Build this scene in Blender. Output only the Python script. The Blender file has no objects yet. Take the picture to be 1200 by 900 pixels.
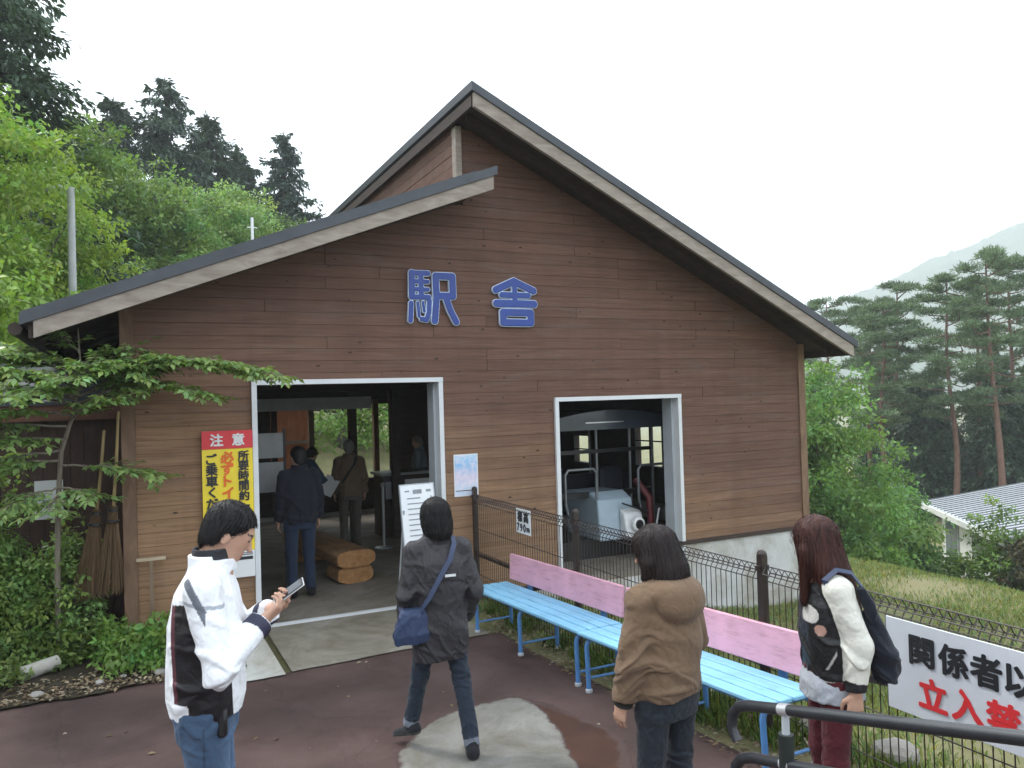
import bpy, bmesh, math, random
import numpy as np
from mathutils import Vector, Matrix, noise as mnoise

# ------------------------------------------------------------------ camera, sky, sun, exposure
scene = bpy.context.scene
COL = scene.collection
R = math.radians

def make_camera():
    cd = bpy.data.cameras.new('camera')
    cam = bpy.data.objects.new('camera', cd)
    COL.objects.link(cam)
    cd.sensor_width = 36.0
    cd.lens = 933.0 / 1200.0 * 36.0
    cd.clip_start = 0.05
    cd.clip_end = 5000
    yaw, pitch, roll = R(26.0), R(1.0), R(1.65)
    fw = Vector((math.sin(yaw) * math.cos(pitch), math.cos(yaw) * math.cos(pitch), math.sin(pitch)))
    r0 = Vector((math.cos(yaw), -math.sin(yaw), 0))
    u0 = r0.cross(fw)
    rt = r0 * math.cos(roll) - u0 * math.sin(roll)
    up = rt.cross(fw)
    m = Matrix((rt, up, -fw)).transposed().to_4x4()
    m.translation = Vector((0, -8.3, 2.24))
    cam.matrix_world = m
    scene.camera = cam
make_camera()

SUN_EL, SUN_AZ = R(52), R(-28)      # azimuth measured from +Y towards +X: high, behind and left of the building
def make_light():
    w = bpy.data.worlds.new('World')
    scene.world = w
    w.use_nodes = True
    nt = w.node_tree
    nt.nodes.clear()
    out = nt.nodes.new('ShaderNodeOutputWorld')
    bg = nt.nodes.new('ShaderNodeBackground')
    sky = nt.nodes.new('ShaderNodeTexSky')
    sky.sky_type = 'NISHITA'
    sky.sun_disc = False
    sky.sun_elevation = SUN_EL
    sky.sun_rotation = SUN_AZ
    sky.air_density = 1.0
    sky.dust_density = 3.0
    hs = nt.nodes.new('ShaderNodeHueSaturation')
    hs.inputs['Saturation'].default_value = 0.35
    mix = nt.nodes.new('ShaderNodeMix')
    mix.data_type = 'RGBA'
    mix.inputs[0].default_value = 0.82
    mix.inputs[7].default_value = (17.6, 19.0, 20.6, 1)      # even white cloud deck
    nt.links.new(sky.outputs[0], hs.inputs['Color'])
    nt.links.new(hs.outputs[0], mix.inputs[6])
    nt.links.new(mix.outputs[2], bg.inputs[0])
    bg.inputs[1].default_value = 0.10
    nt.links.new(bg.outputs[0], out.inputs[0])
    sd = bpy.data.lights.new('sun', 'SUN')
    sd.energy = 2.0
    sd.angle = R(10)
    sd.color = (1.0, 0.96, 0.9)
    so = bpy.data.objects.new('sun', sd)
    COL.objects.link(so)
    d = Vector((math.sin(SUN_AZ) * math.cos(SUN_EL), math.cos(SUN_AZ) * math.cos(SUN_EL), math.sin(SUN_EL)))
    so.rotation_euler = d.to_track_quat('Z', 'Y').to_euler()
    so.location = d * 60
make_light()
vs = scene.view_settings
vs.view_transform = 'Standard'
vs.look = 'None'
vs.exposure = 0.42
vs.gamma = 1.0
vs.use_curve_mapping = False
scene.cycles.use_denoising = True
scene.cycles.max_bounces = 6
scene.cycles.diffuse_bounces = 3
scene.cycles.transparent_max_bounces = 6
scene.cycles.volume_bounces = 2

# ------------------------------------------------------------------ helpers
RNG = np.random.default_rng(11)

def link(o, parent=None):
    COL.objects.link(o)
    if parent is not None:
        o.parent = parent
    return o

def tag(o, label=None, cat=None, group=None, kind=None):
    if label: o['label'] = label
    if cat: o['category'] = cat
    if group: o['group'] = group
    if kind: o['kind'] = kind
    return o

def thing(name, label, cat, loc=(0, 0, 0), rz=0.0, group=None):
    o = bpy.data.objects.new(name, None)
    o.empty_display_size = 0.1
    o.location = loc
    o.rotation_euler = (0, 0, rz)
    link(o)
    return tag(o, label, cat, group)

def mesh_np(name, V, F, mat, parent=None, smooth=False, col=None, kind=None):
    """V (n,3); F list of lists or an (m,k) array; col (n,3) point colours"""
    me = bpy.data.meshes.new(name)
    V = np.asarray(V, dtype=np.float32)
    if isinstance(F, np.ndarray):
        m, k = F.shape
        me.vertices.add(len(V)); me.vertices.foreach_set('co', V.ravel())
        me.loops.add(m * k); me.loops.foreach_set('vertex_index', F.astype(np.int32).ravel())
        me.polygons.add(m)
        me.polygons.foreach_set('loop_start', np.arange(0, m * k, k, dtype=np.int32))
        me.polygons.foreach_set('loop_total', np.full(m, k, dtype=np.int32))
        me.update(calc_edges=True)
    else:
        me.from_pydata([tuple(v) for v in V], [], F)
    if smooth:
        me.polygons.foreach_set('use_smooth', np.ones(len(me.polygons), dtype=bool))
    if col is not None:
        a = me.color_attributes.new('Col', 'FLOAT_COLOR', 'POINT')
        c4 = np.ones((len(V), 4), dtype=np.float32); c4[:, :3] = col
        a.data.foreach_set('color', c4.ravel())
    if mat is not None:
        me.materials.append(mat)
    o = bpy.data.objects.new(name, me)
    link(o, parent)
    if kind: o['kind'] = kind
    return o

class MB:
    """collects boxes, bars, prisms and tubes into one mesh"""
    def __init__(s): s.v = []; s.f = []
    def add(s, V, F):
        n = len(s.v); s.v += [tuple(v) for v in V]; s.f += [[i + n for i in f] for f in F]; return s
    def box(s, x0, x1, y0, y1, z0, z1, bev=0.0):
        if bev <= 0:
            V = [(x0,y0,z0),(x1,y0,z0),(x1,y1,z0),(x0,y1,z0),(x0,y0,z1),(x1,y0,z1),(x1,y1,z1),(x0,y1,z1)]
            F = [[3,2,1,0],[4,5,6,7],[0,1,5,4],[1,2,6,5],[2,3,7,6],[3,0,4,7]]
            return s.add(V, F)
        bm = bmesh.new()
        bmesh.ops.create_cube(bm, size=1, matrix=Matrix.Translation(((x0+x1)/2,(y0+y1)/2,(z0+z1)/2)) @ Matrix.Diagonal((x1-x0, y1-y0, z1-z0, 1)))
        bmesh.ops.bevel(bm, geom=bm.edges[:], offset=min(bev, 0.45*min(x1-x0,y1-y0,z1-z0)), segments=1, affect='EDGES')
        bm.verts.index_update()
        s.add([v.co[:] for v in bm.verts], [[v.index for v in f.verts] for f in bm.faces]); bm.free()
        return s
    def prism(s, poly, axis, a, b):
        """poly: 2D points; axis 'y' -> (x,z) polygon extruded from y=a to y=b, 'x' -> (y,z), 'z' -> (x,y)"""
        def P(p, t):
            return (p[0], t, p[1]) if axis == 'y' else (t, p[0], p[1]) if axis == 'x' else (p[0], p[1], t)
        n = len(poly)
        V = [P(p, a) for p in poly] + [P(p, b) for p in poly]
        ar = sum(poly[i][0]*poly[(i+1)%n][1]-poly[(i+1)%n][0]*poly[i][1] for i in range(n))
        F = [list(range(n)), list(range(2*n-1, n-1, -1))] + [[i, n+i, n+(i+1)%n, (i+1)%n] for i in range(n)]
        flip = (ar > 0) == (b < a)
        if axis == 'y': flip = not flip
        if flip is False: F = [f[::-1] for f in F]
        return s.add(V, F)
    def tube(s, pts, r, n=10, cap=True):
        pts = [Vector(p) for p in pts]
        rr = r if isinstance(r, (list, tuple, np.ndarray)) else [r]*len(pts)
        V = []; F = []
        prev = None
        for i, p in enumerate(pts):
            if i == 0: t = pts[1]-pts[0]
            elif i == len(pts)-1: t = pts[-1]-pts[-2]
            else: t = (pts[i+1]-pts[i]).normalized()+(pts[i]-pts[i-1]).normalized()
            t.normalize()
            if prev is None:
                a = Vector((0,0,1)) if abs(t.z) < 0.9 else Vector((1,0,0))
                u = t.cross(a).normalized()
            else:
                u = (prev - t*prev.dot(t)).normalized()
            prev = u
            w = t.cross(u)
            for k in range(n):
                an = 2*math.pi*k/n
                V.append(tuple(p + (u*math.cos(an)+w*math.sin(an))*rr[i]))
        for i in range(len(pts)-1):
            for k in range(n):
                F.append([i*n+k, i*n+(k+1)%n, (i+1)*n+(k+1)%n, (i+1)*n+k])
        if cap:
            F.append(list(range(n))[::-1]); F.append([(len(pts)-1)*n+k for k in range(n)])
        return s.add(V, F)
    def bar(s, a, b, w, h, up=(0,0,1)):
        a, b = Vector(a), Vector(b)
        t = (b-a).normalized(); u = t.cross(Vector(up)).normalized(); v = u.cross(t)
        V = [tuple(p+u*(i*w/2)+v*(j*h/2)) for p in (a,b) for (i,j) in ((-1,-1),(1,-1),(1,1),(-1,1))]
        return s.add(V, [[0,1,2,3],[7,6,5,4],[0,4,5,1],[1,5,6,2],[2,6,7,3],[3,7,4,0]])
    def lathe(s, prof, c=(0,0,0), n=16):
        V = []; F = []
        for (r, z) in prof:
            for k in range(n):
                an = 2*math.pi*k/n
                V.append((c[0]+r*math.cos(an), c[1]+r*math.sin(an), c[2]+z))
        for i in range(len(prof)-1):
            for k in range(n):
                F.append([i*n+k, i*n+(k+1)%n, (i+1)*n+(k+1)%n, (i+1)*n+k])
        F.append(list(range(n))[::-1]); F.append([(len(prof)-1)*n+k for k in range(n)])
        return s.add(V, F)
    def build(s, name, mat, parent=None, smooth=False, kind=None):
        me = bpy.data.meshes.new(name)
        me.from_pydata(s.v, [], s.f)
        bm = bmesh.new(); bm.from_mesh(me)
        bmesh.ops.recalc_face_normals(bm, faces=bm.faces[:])
        bm.to_mesh(me); bm.free()
        if smooth:
            me.polygons.foreach_set('use_smooth', np.ones(len(me.polygons), dtype=bool))
            try: me.set_sharp_from_angle(angle=R(40))
            except Exception: pass
        if mat is not None: me.materials.append(mat)
        o = bpy.data.objects.new(name, me)
        link(o, parent)
        if kind: o['kind'] = kind
        return o

def copy_tree(o, parent=None):
    c = o.copy(); COL.objects.link(c); c.parent = parent
    for ch in list(o.children): copy_tree(ch, c)
    return c

# ------------------------------------------------------------------ materials
MATS = {}
def nodes_of(m):
    m.use_nodes = True
    nt = m.node_tree
    b = nt.nodes.get('Principled BSDF')
    return nt, b

def ramp(nt, stops, interp='LINEAR'):
    r = nt.nodes.new('ShaderNodeValToRGB')
    r.color_ramp.interpolation = interp
    e = r.color_ramp.elements
    while len(e) < len(stops): e.new(0.5)
    for i, (p, c) in enumerate(stops):
        e[i].position = p; e[i].color = (*c, 1) if len(c) == 3 else c
    return r

def noise_node(nt, scale, detail=4, rough=0.55, vec=None, dist=0.0):
    n = nt.nodes.new('ShaderNodeTexNoise')
    n.inputs['Scale'].default_value = scale
    n.inputs['Detail'].default_value = detail
    n.inputs['Roughness'].default_value = rough
    n.inputs['Distortion'].default_value = dist
    if vec is not None: nt.links.new(vec, n.inputs['Vector'])
    return n

def mapping(nt, scale=(1,1,1), coord='Object', loc=(0,0,0)):
    tc = nt.nodes.new('ShaderNodeTexCoord')
    mp = nt.nodes.new('ShaderNodeMapping')
    mp.inputs['Scale'].default_value = scale
    mp.inputs['Location'].default_value = loc
    nt.links.new(tc.outputs[coord], mp.inputs['Vector'])
    return mp.outputs[0]

def worldpos(nt, scale=(1,1,1)):
    g = nt.nodes.new('ShaderNodeNewGeometry')
    mp = nt.nodes.new('ShaderNodeMapping')
    mp.inputs['Scale'].default_value = scale
    nt.links.new(g.outputs['Position'], mp.inputs['Vector'])
    return mp.outputs[0]

def bump(nt, b, height, strength=0.3, dist=0.01):
    bp = nt.nodes.new('ShaderNodeBump')
    bp.inputs['Strength'].default_value = strength
    bp.inputs['Distance'].default_value = dist
    nt.links.new(height, bp.inputs['Height'])
    nt.links.new(bp.outputs[0], b.inputs['Normal'])

def math_node(nt, op, a, b=None, c=None):
    n = nt.nodes.new('ShaderNodeMath'); n.operation = op
    for i, v in enumerate((a, b, c)):
        if v is None: continue
        if isinstance(v, (int, float)): n.inputs[i].default_value = v
        else: nt.links.new(v, n.inputs[i])
    return n.outputs[0]

def mixcol(nt, fac, a, b, mode='MIX'):
    n = nt.nodes.new('ShaderNodeMix'); n.data_type = 'RGBA'; n.blend_type = mode
    for s, v in ((0, fac), (6, a), (7, b)):
        if isinstance(v, (int, float)): n.inputs[s].default_value = v
        elif isinstance(v, tuple): n.inputs[s].default_value = (*v, 1) if len(v) == 3 else v
        else: nt.links.new(v, n.inputs[s])
    return n.outputs[2]

def plain(name, col, rough=0.6, var=0.12, scale=8.0, metal=0.0, bmp=0.0, bscale=60.0, spec=None, coat=0.0):
    """a plain paint / fabric / plastic with faint wear"""
    if name in MATS: return MATS[name]
    m = bpy.data.materials.new(name); nt, b = nodes_of(m)
    v = mapping(nt)
    n = noise_node(nt, scale, 5, 0.6, v)
    lo = tuple(max(0, c*(1-var)) for c in col); hi = tuple(min(1, c*(1+var)) for c in col)
    r = ramp(nt, [(0.3, lo), (0.7, hi)])
    nt.links.new(n.outputs[0], r.inputs[0])
    nt.links.new(r.outputs[0], b.inputs['Base Color'])
    b.inputs['Roughness'].default_value = rough
    b.inputs['Metallic'].default_value = metal
    if spec is not None: b.inputs['Specular IOR Level'].default_value = spec
    if coat: b.inputs['Coat Weight'].default_value = coat
    if bmp:
        n2 = noise_node(nt, bscale, 4, 0.6, v)
        bump(nt, b, n2.outputs[0], bmp, 0.004)
    MATS[name] = m
    return m

def attr_mat(name, rough=0.8, weave=0.15, wscale=350.0, spec=0.3, var=0.15, sheen=0.0):
    """colour from the mesh's own colour attribute (panels of a garment), with cloth grain"""
    if name in MATS: return MATS[name]
    m = bpy.data.materials.new(name); nt, b = nodes_of(m)
    a = nt.nodes.new('ShaderNodeAttribute'); a.attribute_name = 'Col'
    v = mapping(nt)
    n = noise_node(nt, 14, 5, 0.65, v)
    g = math_node(nt, 'MULTIPLY_ADD', n.outputs[0], 2*var, 1-var)
    c = mixcol(nt, 1.0, a.outputs[0], g, 'MULTIPLY')
    nt.links.new(c, b.inputs['Base Color'])
    b.inputs['Roughness'].default_value = rough
    b.inputs['Specular IOR Level'].default_value = spec
    if sheen: b.inputs['Sheen Weight'].default_value = sheen
    n2 = noise_node(nt, wscale, 2, 0.5, v)
    n3 = noise_node(nt, 28, 4, 0.6, v)
    wv = nt.nodes.new('ShaderNodeTexWave'); wv.inputs['Scale'].default_value = 5.0; wv.inputs['Distortion'].default_value = 16.0; wv.inputs['Detail'].default_value = 3; wv.inputs['Detail Scale'].default_value = 1.6
    nt.links.new(v, wv.inputs['Vector'])
    h = math_node(nt, 'MULTIPLY_ADD', n3.outputs[0], 2.0, math_node(nt, 'MULTIPLY', n2.outputs[0], .6))
    h = math_node(nt, 'MULTIPLY_ADD', wv.outputs['Fac'], 1.6, h)
    bump(nt, b, h, weave, 0.006)
    MATS[name] = m
    return m

def leaf_mat(name, col, trans=0.35, rough=0.5):
    if name in MATS: return MATS[name]
    m = bpy.data.materials.new(name); m.use_nodes = True
    nt = m.node_tree; nt.nodes.clear()
    out = nt.nodes.new('ShaderNodeOutputMaterial')
    a = nt.nodes.new('ShaderNodeAttribute'); a.attribute_name = 'Col'
    c = mixcol(nt, 1.0, a.outputs[0], col, 'MULTIPLY')
    p = nt.nodes.new('ShaderNodeBsdfPrincipled')
    p.inputs['Roughness'].default_value = rough
    p.inputs['Specular IOR Level'].default_value = 0.35
    nt.links.new(c, p.inputs['Base Color'])
    t = nt.nodes.new('ShaderNodeBsdfTranslucent')
    c2 = mixcol(nt, 1.0, c, (1.25, 1.3, 0.55), 'MULTIPLY')
    nt.links.new(c2, t.inputs['Color'])
    ms = nt.nodes.new('ShaderNodeMixShader'); ms.inputs[0].default_value = trans
    nt.links.new(p.outputs[0], ms.inputs[1]); nt.links.new(t.outputs[0], ms.inputs[2])
    nt.links.new(ms.outputs[0], out.inputs[0])
    MATS[name] = m
    return m

def worn_paint(name, col, under=(.30, .27, .23), rough=.42, amount=.60):
    """painted boards: faded patches, grime along the grain, chips down to bare wood"""
    if name in MATS: return MATS[name]
    m = bpy.data.materials.new(name); nt, b = nodes_of(m)
    v = mapping(nt)
    n = noise_node(nt, 3.0, 6, .6, v)
    r = ramp(nt, [(.3, tuple(c*.86 for c in col)), (.7, tuple(min(1, c*1.10) for c in col))]); nt.links.new(n.outputs[0], r.inputs[0])
    v2 = mapping(nt, (14, 2.2, 14))
    g = noise_node(nt, 2.4, 7, .7, v2)
    gr = ramp(nt, [(.50, (1, 1, 1)), (.80, (.62, .58, .52))]); nt.links.new(g.outputs[0], gr.inputs[0])
    c = mixcol(nt, 1.0, r.outputs[0], gr.outputs[0], 'MULTIPLY')
    k = noise_node(nt, 42, 5, .65, v)
    kr = nt.nodes.new('ShaderNodeMapRange'); kr.inputs['From Min'].default_value = amount+.06; kr.inputs['From Max'].default_value = amount+.10
    nt.links.new(k.outputs[0], kr.inputs['Value'])
    c = mixcol(nt, kr.outputs[0], c, under)
    nt.links.new(c, b.inputs['Base Color'])
    rr = math_node(nt, 'MULTIPLY_ADD', g.outputs[0], .35, rough-.15)
    nt.links.new(rr, b.inputs['Roughness'])
    hh = math_node(nt, 'SUBTRACT', g.outputs[0], kr.outputs[0])
    bump(nt, b, hh, .25, .002)
    MATS[name] = m
    return m

def siding_mat():
    """horizontal cedar boards: dark brown stain, bleached to tan low down where weather has worn it off"""
    m = bpy.data.materials.new('cedar_siding'); nt, b = nodes_of(m)
    oi = nt.nodes.new('ShaderNodeObjectInfo')
    off = nt.nodes.new('ShaderNodeVectorMath'); off.operation = 'SCALE'
    cmb = nt.nodes.new('ShaderNodeCombineXYZ')
    nt.links.new(oi.outputs['Random'], cmb.inputs[0]); nt.links.new(oi.outputs['Random'], cmb.inputs[2])
    nt.links.new(cmb.outputs[0], off.inputs[0]); off.inputs['Scale'].default_value = 37.0
    g = nt.nodes.new('ShaderNodeNewGeometry')
    add = nt.nodes.new('ShaderNodeVectorMath'); nt.links.new(g.outputs['Position'], add.inputs[0]); nt.links.new(off.outputs[0], add.inputs[1])
    mp = nt.nodes.new('ShaderNodeMapping'); mp.inputs['Scale'].default_value = (1.1, 4, 26); nt.links.new(add.outputs[0], mp.inputs['Vector'])
    grain = noise_node(nt, 1.6, 8, 0.62, mp.outputs[0], 0.6)
    mp2 = nt.nodes.new('ShaderNodeMapping'); mp2.inputs['Scale'].default_value = (0.5, 1, 2.6); nt.links.new(g.outputs['Position'], mp2.inputs['Vector'])
    blot = noise_node(nt, 1.7, 5, 0.6, mp2.outputs[0])
    sx = nt.nodes.new('ShaderNodeSeparateXYZ'); nt.links.new(g.outputs['Position'], sx.inputs[0])
    # worn line: about 2.5 m up at the left end, 0.7 m at the right end
    lim = math_node(nt, 'MULTIPLY_ADD', sx.outputs[0], -0.27, 2.55)
    d = math_node(nt, 'SUBTRACT', lim, sx.outputs[2])
    d2 = math_node(nt, 'MULTIPLY_ADD', blot.outputs[0], 1.5, -0.75)
    rn = math_node(nt, 'MULTIPLY_ADD', oi.outputs['Random'], 0.16, -0.08)
    s = math_node(nt, 'ADD', math_node(nt, 'ADD', d, d2), rn)
    worn = nt.nodes.new('ShaderNodeMapRange'); worn.inputs['From Min'].default_value = -0.9; worn.inputs['From Max'].default_value = 1.1
    worn.interpolation_type = 'SMOOTHSTEP'
    nt.links.new(s, worn.inputs['Value'])
    dark = ramp(nt, [(0.25, (0.092, 0.048, 0.035)), (0.5, (0.132, 0.071, 0.052)), (0.75, (0.168, 0.095, 0.070))])
    tan = ramp(nt, [(0.25, (0.175, 0.097, 0.052)), (0.5, (0.275, 0.165, 0.093)), (0.78, (0.37, 0.235, 0.140))])
    nt.links.new(grain.outputs[0], dark.inputs[0]); nt.links.new(grain.outputs[0], tan.inputs[0])
    c = mixcol(nt, worn.outputs[0], dark.outputs[0], tan.outputs[0])
    per = math_node(nt, 'MULTIPLY_ADD', oi.outputs['Random'], 0.16, 0.92)
    c = mixcol(nt, 1.0, c, per, 'MULTIPLY')
    # knots
    mp3 = nt.nodes.new('ShaderNodeMapping'); mp3.inputs['Scale'].default_value = (3.4, 3.4, 8.0); nt.links.new(add.outputs[0], mp3.inputs['Vector'])
    vo = nt.nodes.new('ShaderNodeTexVoronoi'); vo.inputs['Scale'].default_value = 1.0; nt.links.new(mp3.outputs[0], vo.inputs['Vector'])
    kn = nt.nodes.new('ShaderNodeMapRange'); kn.inputs['From Min'].default_value = 0.05; kn.inputs['From Max'].default_value = 0.10
    nt.links.new(vo.outputs['Distance'], kn.inputs['Value'])
    c = mixcol(nt, kn.outputs[0], (0.03, 0.017, 0.012), c)
    # grey weathering streaks
    st = noise_node(nt, 2.2, 6, 0.7, mp2.outputs[0], 0.8)
    sr = nt.nodes.new('ShaderNodeMapRange'); sr.inputs['From Min'].default_value = 0.52; sr.inputs['From Max'].default_value = 0.75; sr.inputs['To Max'].default_value = 0.5
    nt.links.new(st.outputs[0], sr.inputs['Value'])
    c = mixcol(nt, sr.outputs[0], c, (0.150, 0.118, 0.102))
    mp4 = nt.nodes.new('ShaderNodeMapping'); mp4.inputs['Scale'].default_value = (2.2, 1, .30); nt.links.new(g.outputs['Position'], mp4.inputs['Vector'])
    ws = noise_node(nt, 1.4, 6, .7, mp4.outputs[0], .4)
    wr_ = ramp(nt, [(.30, (1.07, 1.06, 1.05)), (.50, (1, 1, 1)), (.72, (.88, .87, .87))]); nt.links.new(ws.outputs[0], wr_.inputs[0])
    c = mixcol(nt, 1.0, c, wr_.outputs[0], 'MULTIPLY')
    nt.links.new(c, b.inputs['Base Color'])
    b.inputs['Roughness'].default_value = 0.72
    b.inputs['Specular IOR Level'].default_value = 0.25
    bump(nt, b, grain.outputs[0], 0.35, 0.006)
    return m

def wood_mat(name, c0, c1, scale=(2, 2, 14), rough=0.75):
    if name in MATS: return MATS[name]
    m = bpy.data.materials.new(name); nt, b = nodes_of(m)
    v = mapping(nt, scale)
    n = noise_node(nt, 1.8, 7, 0.62, v, 0.7)
    r = ramp(nt, [(0.3, c0), (0.72, c1)])
    nt.links.new(n.outputs[0], r.inputs[0]); nt.links.new(r.outputs[0], b.inputs['Base Color'])
    b.inputs['Roughness'].default_value = rough
    bump(nt, b, n.outputs[0], 0.3, 0.005)
    MATS[name] = m
    return m

def ground_mat(name, stops, scale=3.0, fine=60.0, rough=0.9, bstr=0.5, bdist=0.02, extra=None):
    if name in MATS: return MATS[name]
    m = bpy.data.materials.new(name); nt, b = nodes_of(m)
    v = worldpos(nt)
    n = noise_node(nt, scale, 8, 0.62, v, 0.3)
    f = noise_node(nt, fine, 5, 0.7, v)
    mixv = math_node(nt, 'ADD', math_node(nt, 'MULTIPLY', n.outputs[0], 0.6), math_node(nt, 'MULTIPLY', f.outputs[0], 0.4))
    r = ramp(nt, stops)
    nt.links.new(mixv, r.inputs[0])
    c = r.outputs[0]
    if extra: c = extra(nt, v, c, b)
    nt.links.new(c, b.inputs['Base Color'])
    b.inputs['Roughness'].default_value = rough
    b.inputs['Specular IOR Level'].default_value = 0.3
    bump(nt, b, f.outputs[0], bstr, bdist)
    MATS[name] = m
    return m

# ------------------------------------------------------------------ signed-distance modelling (people, hair, cloth, letters)
def smin(a, b, k):
    if k <= 0: return np.minimum(a, b)
    h = np.clip(0.5 + 0.5*(b-a)/k, 0, 1)
    return b + (a-b)*h - k*h*(1-h)

def cone(P, a, b, ra, rb):
    a = np.asarray(a, np.float32); b = np.asarray(b, np.float32)
    d = b-a; L = float(d@d)
    t = np.clip(((P-a)@d)/max(L, 1e-9), 0, 1)
    return np.linalg.norm(P-a-t[:, None]*d, axis=1) - (ra+(rb-ra)*t)

def ell(P, c, r, rot=None):
    Q = P-np.asarray(c, np.float32)
    if rot is not None: Q = Q@np.asarray(rot, np.float32)      # columns = local axes
    r = np.asarray(r, np.float32)
    k0 = np.linalg.norm(Q/r, axis=1); k1 = np.linalg.norm(Q/(r*r), axis=1)
    return k0*(k0-1)/np.maximum(k1, 1e-6)

def loft(P, secs, power=2.3):
    """secs: rows (z, cx, cy, ax, ay) from bottom to top: a stack of super-ellipses along z"""
    S = np.asarray(secs, np.float32)
    z = P[:, 2]
    cx = np.interp(z, S[:, 0], S[:, 1]); cy = np.interp(z, S[:, 0], S[:, 2])
    ax = np.interp(z, S[:, 0], S[:, 3]); ay = np.interp(z, S[:, 0], S[:, 4])
    q = (np.abs((P[:, 0]-cx)/ax)**power + np.abs((P[:, 1]-cy)/ay)**power)**(1/power)
    d = (q-1)*np.minimum(ax, ay)
    return np.maximum(d, np.maximum(S[0, 0]-z, z-S[-1, 0]))

def wrinkle(P, amp, freq, seed, stretch=(1, 1, 1)):
    """discrete cloth folds: sharp ridges in a few directions, each fading in and out"""
    rg = np.random.default_rng(seed)
    Q = P*np.asarray(stretch, np.float32)
    Q = Q+0.030*np.sin(Q[:, [1, 2, 0]]*13+rg.random(3)*6).astype(np.float32)+0.012*np.sin(Q[:, [2, 0, 1]]*31+rg.random(3)*6).astype(np.float32)
    out = np.zeros(len(P), np.float32)
    for i in range(6):
        d = rg.normal(size=3); d[2] = d[2]*1.2; d /= np.linalg.norm(d)
        g = rg.normal(size=3); g /= np.linalg.norm(g)
        f = freq*(0.7+1.1*rg.random())
        r = np.exp(-(np.sin(Q@d.astype(np.float32)*f+rg.random()*6)/0.42)**2)
        gate = np.clip(0.5+0.9*np.sin(Q@g.astype(np.float32)*(7+6*rg.random())+rg.random()*6), 0, 1)
        out = np.maximum(out, r*gate)
    return -amp*(out-0.45)

def sdf_mesh(f, lo, hi, h):
    lo = np.asarray(lo, np.float32); hi = np.asarray(hi, np.float32)
    B = 4
    n = np.maximum(np.ceil((hi-lo)/(h*B)).astype(int), 1)*B
    # coarse pass at block centres
    nb = n//B
    ii = np.stack(np.meshgrid(*[np.arange(k) for k in nb], indexing='ij'), -1).reshape(-1, 3)
    ctr = lo+(ii*B+B/2-0.5).astype(np.float32)*h
    dc = f(ctr)
    act = np.abs(dc) < h*B*1.35
    D = np.where(dc > 0, 1.0, -1.0).astype(np.float32).reshape(nb)
    D = D.repeat(B, 0).repeat(B, 1).repeat(B, 2)
    off = np.stack(np.meshgrid(*[np.arange(B)]*3, indexing='ij'), -1).reshape(1, -1, 3)
    idx = (ii[act][:, None, :]*B+off).reshape(-1, 3)
    D[idx[:, 0], idx[:, 1], idx[:, 2]] = f(lo+idx.astype(np.float32)*h)
    # surface nets
    S = D < 0
    nx, ny, nz = D.shape
    cor = [(i, j, k) for i in (0, 1) for j in (0, 1) for k in (0, 1)]
    cnt = sum(S[i:nx-1+i, j:ny-1+j, k:nz-1+k].astype(np.int8) for i, j, k in cor)
    cells = np.argwhere((cnt > 0) & (cnt < 8))
    cid = np.full((nx-1, ny-1, nz-1), -1, np.int32)
    cid[cells[:, 0], cells[:, 1], cells[:, 2]] = np.arange(len(cells))
    acc = np.zeros((len(cells), 3), np.float32); num = np.zeros(len(cells), np.float32)
    vals = {c: D[cells[:, 0]+c[0], cells[:, 1]+c[1], cells[:, 2]+c[2]] for c in cor}
    for a in cor:
        for ax in range(3):
            if a[ax]: continue
            b = list(a); b[ax] = 1; b = tuple(b)
            va, vb = vals[a], vals[b]
            cr = (va < 0) != (vb < 0)
            t = np.where(cr, va/np.where(cr, va-vb, 1), 0)
            p = np.tile(np.array(a, np.float32), (len(cells), 1)); p[:, ax] += t
            acc[cr] += p[cr]; num[cr] += 1
    V = lo+(cells+acc/np.maximum(num, 1)[:, None])*h
    F = []
    for ax in range(3):
        sl = [slice(None)]*3; sr = [slice(None)]*3
        sl[ax] = slice(0, -1); sr[ax] = slice(1, None)
        e = S[tuple(sl)] != S[tuple(sr)]
        p = np.argwhere(e)
        u, v = [(1, 2), (2, 0), (0, 1)][ax]
        ok = (p[:, u] > 0) & (p[:, v] > 0) & (p[:, u] < [nx, ny, nz][u]-1) & (p[:, v] < [nx, ny, nz][v]-1)
        p = p[ok]
        def c(du, dv):
            q = p.copy(); q[:, u] -= du; q[:, v] -= dv
            return cid[q[:, 0], q[:, 1], q[:, 2]]
        q = np.stack([c(1, 1), c(0, 1), c(0, 0), c(1, 0)], 1)
        ins = S[p[:, 0], p[:, 1], p[:, 2]]
        q[~ins] = q[~ins][:, ::-1]
        F.append(q)
    F = np.concatenate(F)
    return V, F[(F >= 0).all(1)]

# ------------------------------------------------------------------ lettering
def glyphs(text, size, bold=0.0, ext=0.001):
    """returns (V, F) of a line of text in its own XY plane, centred"""
    cu = bpy.data.curves.new('t', 'FONT')
    cu.body = text; cu.size = size; cu.align_x = 'CENTER'; cu.align_y = 'CENTER'
    cu.offset = bold; cu.extrude = ext; cu.resolution_u = 3
    o = bpy.data.objects.new('t', cu); COL.objects.link(o)
    dg = bpy.context.evaluated_depsgraph_get()
    me = o.evaluated_get(dg).to_mesh()
    V = [v.co[:] for v in me.vertices]; F = [list(p.vertices) for p in me.polygons]
    o.evaluated_get(dg).to_mesh_clear()
    bpy.data.objects.remove(o); bpy.data.curves.remove(cu)
    return V, F

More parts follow.
